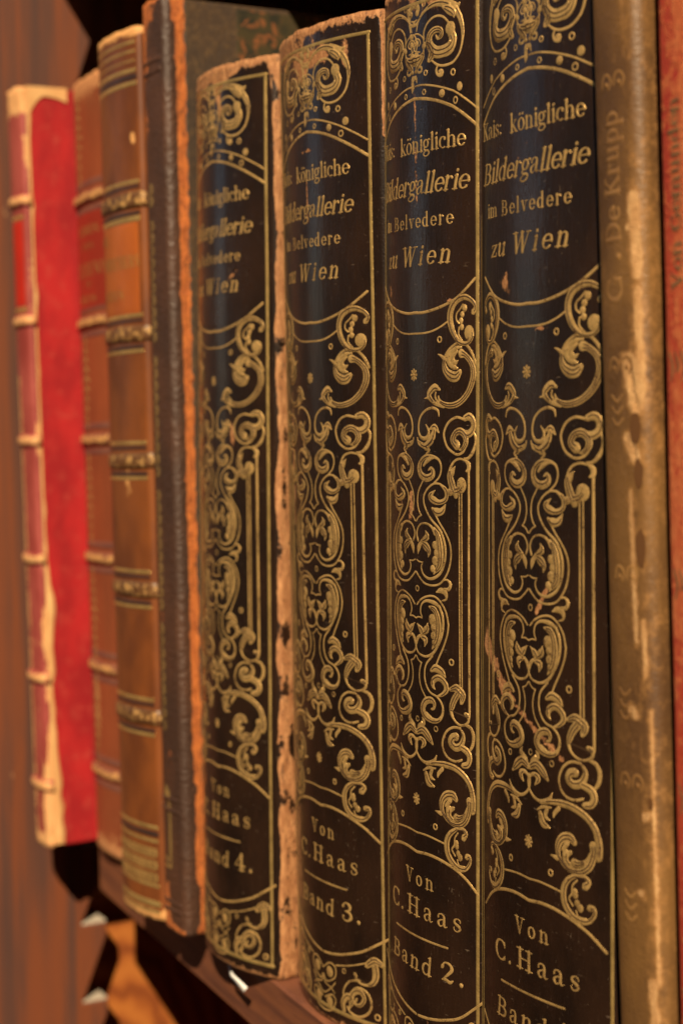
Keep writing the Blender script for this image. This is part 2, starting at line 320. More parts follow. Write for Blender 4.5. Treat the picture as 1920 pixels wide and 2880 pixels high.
# ------------------------------------------------------------------ letters, drawn stroke by stroke (x-height = 1)
T, t_ = .30, .11
def sf(x, y, a=.2, b=.2): return ([(x-a, y), (x+b, y)], [t_])
def st(x, y0, y1, w=None): return ([(x, y0), (x, y1)], [w or T])
def bowl(cx, cy, rx, ry, a0, a1, n=10, wv=None):
    pts = []; ws = []
    for i in range(n+1):
        a = math.radians(a0+(a1-a0)*i/n); pts.append((cx+rx*math.cos(a), cy+ry*math.sin(a))); ws.append(t_ + ((wv or T)-t_)*abs(math.cos(a))**1.3)
    return (pts, ws)
A_, C_ = 1.5, 1.42   # ascender, capital height
G = {
'a': (.95, [([(.13, .72), (.16, .9), (.38, 1), (.58, .9), (.62, .65), (.62, .2), (.72, .02), (.88, .12)], [.2, .14, .11, .2, T, T, .13, .08]), ([(.6, .6), (.3, .5), (.12, .28), (.25, .03), (.45, .08), (.6, .28)], [.09, .13, .28, .16, .1, .08])]),
'b': (1.0, [st(.22, .03, A_), ([(.05, A_), (.22, A_)], [t_]), bowl(.5, .5, .34, .48, 120, -170)]),
'c': (.86, [bowl(.5, .5, .36, .48, 48, 300), ([(.66, .78), (.72, .74)], [.22])]),
'd': (1.05, [st(.76, .03, A_), ([(.6, A_), (.76, A_)], [t_]), sf(.84, .04, .08, .14), bowl(.46, .5, .34, .48, 50, 310)]),
'e': (.88, [bowl(.48, .5, .36, .48, 5, 315), ([(.14, .54), (.84, .54)], [t_])]),
'g': (.96, [bowl(.42, .66, .28, .33, 0, 360), ([(.64, .9), (.78, 1.02), (.88, .95)], [t_, .14, .2]), ([(.28, .36), (.16, .2), (.35, .06), (.7, .02), (.82, -.2), (.55, -.42), (.22, -.4), (.1, -.22), (.3, -.02)], [t_, .18, .22, .22, .2, .13, .12, .16, t_])]),
'h': (1.12, [st(.24, .03, A_), ([(.06, A_), (.24, A_)], [t_]), sf(.24, .04), ([(.26, .7), (.45, .96), (.68, .98), (.82, .75), (.82, .04)], [t_, t_, .16, T, T]), sf(.84, .04)]),
'i': (.5, [st(.26, .03, 1), ([(.1, .98), (.26, .98)], [t_]), sf(.26, .04), ([(.26, 1.36), (.27, 1.37)], [.3])]),
'k': (1.08, [st(.24, .03, A_), ([(.06, A_), (.24, A_)], [t_]), sf(.24, .04), ([(.3, .42), (.78, .94)], [t_]), ([(.44, .56), (.84, .05)], [T*.9]), sf(.8, .97, .15, .15), sf(.88, .04, .15, .15)]),
'l': (.52, [st(.26, .03, A_), ([(.08, A_), (.26, A_)], [t_]), sf(.26, .04)]),
'm': (1.6, [st(.24, .03, 1), ([(.08, .98), (.24, .98)], [t_]), sf(.24, .04), ([(.28, .72), (.45, .96), (.65, .98), (.77, .75), (.77, .04)], [t_, t_, .16, T, T]), sf(.77, .04), ([(.8, .72), (.98, .96), (1.18, .98), (1.3, .75), (1.3, .04)], [t_, t_, .16, T, T]), sf(1.32, .04)]),
'n': (1.1, [st(.24, .03, 1), ([(.08, .98), (.24, .98)], [t_]), sf(.24, .04), ([(.28, .72), (.45, .96), (.66, .98), (.8, .75), (.8, .04)], [t_, t_, .16, T, T]), sf(.82, .04)]),
'o': (.95, [bowl(.47, .5, .35, .48, 0, 360)]),
'p': (1.02, [st(.24, -.42, 1), sf(.24, -.42), bowl(.52, .5, .34, .48, 130, -130)]),
'f': (.6, [st(.26, .03, 1.2), sf(.26, .04), ([(.08, .96), (.5, .96)], [t_]), ([(.26, 1.15), (.35, 1.45), (.58, 1.4)], [T, .14, .22])]),
'r': (.78, [st(.24, .03, 1), ([(.08, .98), (.24, .98)], [t_]), sf(.24, .04), ([(.28, .7), (.42, .94), (.58, .98)], [t_, t_, .14]), ([(.62, .88), (.66, .86)], [.22])]),
's': (.78, [([(.64, .74), (.6, .93), (.38, 1), (.17, .84), (.22, .62), (.5, .45), (.63, .24), (.42, .01), (.18, .06), (.12, .28)], [.09, .1, .11, .2, .25, .28, .22, .11, .1, .1])]),
'u': (1.1, [st(.26, .2, 1), ([(.08, .98), (.26, .98)], [t_]), ([(.26, .3), (.32, .06), (.5, .02), (.76, .3)], [T, .18, t_, t_]), st(.8, .03, 1), ([(.62, .98), (.8, .98)], [t_]), sf(.88, .04, .08, .12)]),
'v': (.96, [([(.2, .97), (.5, .06)], [T]), ([(.5, .04), (.8, .97)], [t_]), sf(.2, .98), sf(.8, .98, .16, .16)]),
'z': (.86, [([(.14, .97), (.72, .97)], [t_]), ([(.66, .95), (.18, .06)], [.26]), ([(.12, .04), (.76, .04)], [.13]), ([(.16, .96), (.13, .76)], [.09]), ([(.74, .05), (.77, .28)], [.09])]),
':': (.5, [([(.25, .14), (.26, .15)], [.28]), ([(.25, .8), (.26, .81)], [.28])]),
'.': (.5, [([(.24, .13), (.25, .14)], [.29])]),
'B': (1.25, [st(.3, .03, C_), sf(.3, .04, .22, .4), sf(.3, C_, .22, .4), bowl(.6, 1.08, .34, .34, 90, -90, wv=.3), bowl(.64, .38, .4, .37, 90, -90, wv=.32), ([(.32, .75), (.65, .75)], [t_])]),
'C': (1.3, [bowl(.66, .71, .5, .7, 45, 315, 14, .34), ([(1.04, 1.36), (1.06, 1.0)], [.1]), ([(1.05, .1), (1.06, .36)], [.09])]),
'H': (1.6, [st(.34, .03, C_, .34), st(1.2, .03, C_, .34), sf(.34, .04, .3, .3), sf(.34, C_, .3, .3), sf(1.2, .04, .3, .3), sf(1.2, C_, .3, .3), ([(.34, .74), (1.2, .74)], [t_])]),
'K': (1.3, [st(.3, .03, C_), sf(.3, .04, .22, .25), sf(.3, C_, .22, .25), ([(.34, .6), (1.0, 1.38)], [t_]), ([(.55, .85), (1.05, .05)], [.3]), sf(1.0, C_, .2, .2), sf(1.08, .04, .2, .2)]),
'D': (1.4, [st(.3, .03, C_), sf(.3, .04, .22, .4), sf(.3, C_, .22, .4), bowl(.62, .73, .55, .7, 90, -90, 12, .34)]),
'G': (1.35, [bowl(.66, .71, .5, .7, 45, 330, 14, .34), st(1.08, .1, .6, .26), sf(1.08, .62), ([(1.04, 1.36), (1.06, 1.0)], [.1])]),
'V': (1.3, [([(.26, C_), (.66, .05)], [.33]), ([(.68, .04), (1.05, C_)], [t_]), sf(.26, C_, .24, .24), sf(1.05, C_, .2, .2)]),
'W': (1.85, [([(.28, C_), (.6, .05)], [.33]), ([(.62, .04), (.95, C_)], [t_]), ([(.95, C_), (1.25, .05)], [.33]), ([(1.27, .04), (1.62, C_)], [t_]), sf(.28, C_, .26, .24), sf(.95, C_, .1, .2), sf(1.62, C_, .2, .22)]),
'E': (1.15, [st(.3, .03, C_), ([(.1, .05), (.95, .05)], [.13]), ([(.1, C_), (.92, C_)], [.13]), ([(.3, .74), (.7, .74)], [.12])]),
'R': (1.3, [st(.3, .03, C_), sf(.3, .04), bowl(.6, 1.06, .36, .36, 90, -90), ([(.1, C_), (.6, C_)], [t_]), ([(.32, .7), (.6, .7)], [t_]), ([(.6, .7), (1.05, .04)], [T])]),
'S': (1.0, [([(.82, 1.1), (.72, 1.38), (.42, 1.42), (.18, 1.15), (.35, .85), (.7, .6), (.85, .32), (.55, .03), (.25, .08), (.14, .38)], [.1, .12, .12, .26, .3, .3, .26, .12, .12, .1])]),
'T': (1.2, [st(.6, .03, C_), sf(.6, .04), ([(.1, C_), (1.1, C_)], [.13]), ([(.1, C_), (.1, 1.1)], [.1]), ([(1.1, C_), (1.1, 1.1)], [.1])]),
'L': (1.1, [st(.3, .03, C_), ([(.1, .05), (.95, .05)], [.13]), sf(.3, C_)]),
'I': (.65, [st(.32, .03, C_), sf(.32, .04), sf(.32, C_)]),
'N': (1.35, [st(.25, .03, C_, .12), ([(.25, C_), (1.05, .05)], [T]), st(1.05, .03, C_, .12)]),
'1': (.9, [st(.45, .05, 1.6, .34), ([(.15, .05), (.78, .05)], [.13]), ([(.15, 1.35), (.42, 1.6)], [.12])]),
'2': (1.15, [([(.2, 1.2), (.24, 1.3)], [.32]), ([(.2, 1.3), (.4, 1.6), (.75, 1.55), (.9, 1.2), (.7, .8), (.2, .15)], [.16, .14, .24, .36, .26, .1]), ([(.2, .18), (.5, .22), (.75, .1), (.98, .3)], [.14, .28, .3, .12])]),
'3': (1.1, [([(.24, 1.28), (.27, 1.33)], [.3]), ([(.24, 1.4), (.5, 1.64), (.82, 1.4), (.75, .98), (.42, .86)], [.12, .13, .34, .26, .11]), ([(.42, .86), (.8, .76), (.9, .38), (.65, .04), (.35, .04), (.2, .26)], [.11, .26, .36, .18, .13, .2]), ([(.24, .34), (.27, .36)], [.28])]),
'4': (1.15, [st(.72, .05, 1.6, .33), ([(.72, 1.58), (.1, .5)], [.12]), ([(.1, .48), (1.05, .48)], [.14]), ([(.45, .05), (.98, .05)], [.12])]),
}
G['ö'] = (.95, G['o'][1] + [([(.28, 1.32), (.29, 1.33)], [.26]), ([(.66, 1.32), (.67, 1.33)], [.26])])
def text(tool, s, x0, x1, z, xh, slant=0.0, space=0.0, rot=False, bold=1.0, step=.35):
    adv = [G[c][0] + space if c != ' ' else .6 for c in s]; tot = sum(adv) - space
    kx = (x1-x0)/tot; pen = 0.0
    for c, a in zip(s, adv):
        if c != ' ':
            for pts, ws in G[c][1]:
                P = [(x0 + (pen + px + slant*py*xh/kx)*kx, z + py*xh) for px, py in pts]
                sc = math.sqrt(kx*xh) * bold * .80
                if rot: P = [(z*2 - b_, a_) for a_, b_ in P]
                tool.stroke(P, [w*sc for w in ws], step)
        pen += a
# ------------------------------------------------------------------ materials
def wood(name, c1, c2, c3, rough=.5, gx=60, gz=3.0, ring=False, off=(0, 0, 0), bumpk=.25, bare=None):
    t = NT(name)
    if ring:
        v = t.uv(1, .55, 1, off)
        w = t.wave(v, 34, 5.5, 3, 1.6, 'RINGS', 'Z')
        f = t.noise(t.uv(500, 40, 1, off), 1, 5, .7)
        c = t.ramp(w, (.0, c3), (.4, c2), (1, c1)); c = t.mix(t.math('MULTIPLY', f, .25), c, c3)
    else:
        w = t.noise(t.uv(gx*2.2, gz*1.6, 1, off), 1, 5, .65, .4)
        f = t.noise(t.uv(gx*12, gz*8, 1, off), 1, 6, .7); g = t.noise(t.uv(gx*.9, gz*2.2, 1, (off[0]+3, off[1], 0)), 1, 4, .6)
        c = t.ramp(w, (.34, c3), (.47, c1), (.58, c2)); c = t.mix(t.math('MULTIPLY', t.step(f, .45, .7), .6), c, c3); c = t.mix(t.math('MULTIPLY', t.step(g, .50, .64), .75), c, c2)
    if bare:
        b = t.noise(t.uv(90, 32, 1, (1, 7, 0)), 1, 5, .7)
        c = t.mix(t.step(b, .66, .72), c, bare)
    return t.P(Base_Color=c, Roughness=rough, Normal=t.bump(f, bumpk, .0008), Specular_IOR_Level=.35)

M_strip = wood('stained_wood', (.098, .040, .026), (.165, .048, .019), (.066, .034, .028), .55, 60, 2.2, bare=(.36, .19, .09))
M_panel = wood('orange_wood', (.40, .135, .028), (.31, .092, .02), (.19, .05, .013), .5, ring=True, off=(-.045, .075, 0))
M_panelup = wood('side_wood', (.10, .042, .027), (.16, .048, .019), (.068, .036, .028), .5, 60, 2.5, off=(2, 1, 0))
M_shelf = wood('shelf_wood', (.15, .055, .03), (.19, .07, .033), (.09, .035, .022), .5, 8, 160)
M_pale = NT('pale_ledge_glare'); n = M_pale.noise(M_pale.uv(300, 300), 1, 3); M_pale = M_pale.P(Base_Color=M_pale.mix(n, (.46, .40, .32), (.33, .27, .2)), Roughness=.6)  # pale tone paints sun and sky glare onto the notch ledges
M_page = NT('paper_edges'); n = M_page.noise(M_page.uv(2500, 8), 1, 3, .7); M_page = M_page.P(Base_Color=M_page.mix(n, (.42, .30, .17), (.22, .14, .07)), Roughness=.9)
TAN = (.50, .245, .10); PALE = (.70, .44, .22); ORG = (.62, .185, .035); CRK = (.035, .016, .01)
def blk(i): return leather('black_leather', (.0225, .0108, .0064), (.0115, .0060, .0040), TAN, .30, .5, 1, (i*1.7, i*.9, 0), .5, (.30, .125, .045), CRK, 0, .5, .85, None, .5)
M_gold = gold_mat('gilt', cover=.605)
M_golddull = gold_mat('dull_gilt', (.40, .24, .08), (.18, .09, .035), .5, .5, .6)
M_goldedge = gold_mat('bright_gilt', (.84, .56, .20), (.28, .16, .05), .75, .38, .66)

M_engr = NT('engraved_hollow').P(Base_Color=(.05, .026, .012), Roughness=.5)

# ------------------------------------------------------------------ the bookcase
bc = thing('bookcase', 'old reddish brown wooden bookcase with toothed side strip and a narrow shelf under the books', 'bookcase', (-.395, 0, -.066))
OX, OZ = .395, .066
def tooth_poly(y_front, ydeep, ytip, z_top, z_bot, pitch, zref, k_top):
    pts = [(y_front, z_bot), (y_front, z_top), (ytip, z_top)]
    z = zref + pitch*k_top            # the highest notch; above it the strip is left uncut
    pts.append((ytip, z + pitch))
    while z > z_bot + pitch:          # slant in to the notch floor, then a flat seat out to the tip
        pts += [(ydeep, z), (ytip, z), (ytip, z-.006)]
        z -= pitch
    pts += [(ydeep, z), (ytip, z), (ytip, z_bot)]
    return pts
PIT_, ZR = .0357, -.1131
poly = tooth_poly(-.070, .0218, .0338, .42, -.42, PIT_, ZR, 10)
st_ = prism_obj('notched_strip', [(y, z+OZ) for y, z in poly], OX-.395, OX-.376, M_strip, bc, 'x', .0005)
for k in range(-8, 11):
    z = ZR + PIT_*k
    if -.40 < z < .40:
        box_obj('notch_seat', OX-.3945, OX-.3762, .0221, .0335, z+OZ+.0001, z+OZ+.0012, M_pale, st_, .0003)  # thin cap that carries the painted ledge glare
box_obj('side_panel', OX-.415, OX-.3952, -.075, .26, -.45+OZ, -.078+OZ, M_panel, bc, .001)
box_obj('side_panel', OX-.415, OX-.3952, -.075, .26, -.0778+OZ, .45+OZ, M_panelup, bc, .001)
def sf_y(x): return .006 - .075*(x+.17)
prism_obj('shelf_board', [(-.3948+OX, 0.034), (-.3455+OX, 0.034), (-.3455+OX, sf_y(-.3455)), (.45+OX, sf_y(.45)), (.45+OX, .245), (-.3948+OX, .245)], -.0885+OZ, -.066+OZ, M_shelf, bc, 'z', .0010)
prism_obj('shelf_board', [(-.3755+OX, .0082), (.45+OX, .0082), (.45+OX, .245), (-.3948+OX, .245), (-.3948+OX, .0345), (-.3755+OX, .0345)], .3165+OZ, .3385+OZ, M_shelf, bc, 'z', .0012)
prism_obj('shelf_board', [(-.3755+OX, .0082), (.45+OX, .0082), (.45+OX, .245), (-.3948+OX, .245), (-.3948+OX, .0345), (-.3755+OX, .0345)], -.43+OZ, -.41+OZ, M_shelf, bc, 'z', .0012)
box_obj('back_panel', OX-.395, OX+.45, .2455, .26, -.45+OZ, .45+OZ, M_shelf, bc, .0005, 'xz')

# ------------------------------------------------------------------ books
def body(root, sp, depth, m_cover, z_sq=2.5, pages=True, cover_wear=0.0, bt=3.0):
    """two boards and a text block behind a spine (mm in, metres out)"""
    H = sp.H/1000; covers = []
    for j, sg in ((sp.jL, -1), (sp.jR, 1)):
        x1 = j[0]/1000; y0 = j[1]/1000 - .0006
        xa, xb = (x1, x1 + bt/1000) if sg < 0 else (x1 - bt/1000, x1)
        covers.append(box_obj('cover', xa, xb, y0, depth, .0002, H-.0004, m_cover, root, .0007, 'yz', cover_wear))
    if pages:
        yb = max(sp.jL[1], sp.jR[1])/1000
        box_obj('text_block', sp.jL[0]/1000+bt/1000+.0003, sp.jR[0]/1000-bt/1000-.0003, yb*.6+.003, depth-.004, z_sq/1000+.001, H-z_sq/1000-.001, M_page, root, .0002, 'xz')
    return covers
def blob(x, z, cx, cz, rx, rz, k=1.0):
    d = ((x-cx)/rx)**2 + ((z-cz)/rz)**2
    return k*math.exp(-d)
def seg(x, z, a, b, r, k=1.0):
    dx, dz = b[0]-a[0], b[1]-a[1]; t = max(0, min(1, ((x-a[0])*dx+(z-a[1])*dz)/(dx*dx+dz*dz)))
    return k*math.exp(-(((x-a[0]-t*dx)**2+(z-a[1]-t*dz)**2)/(r*r)))

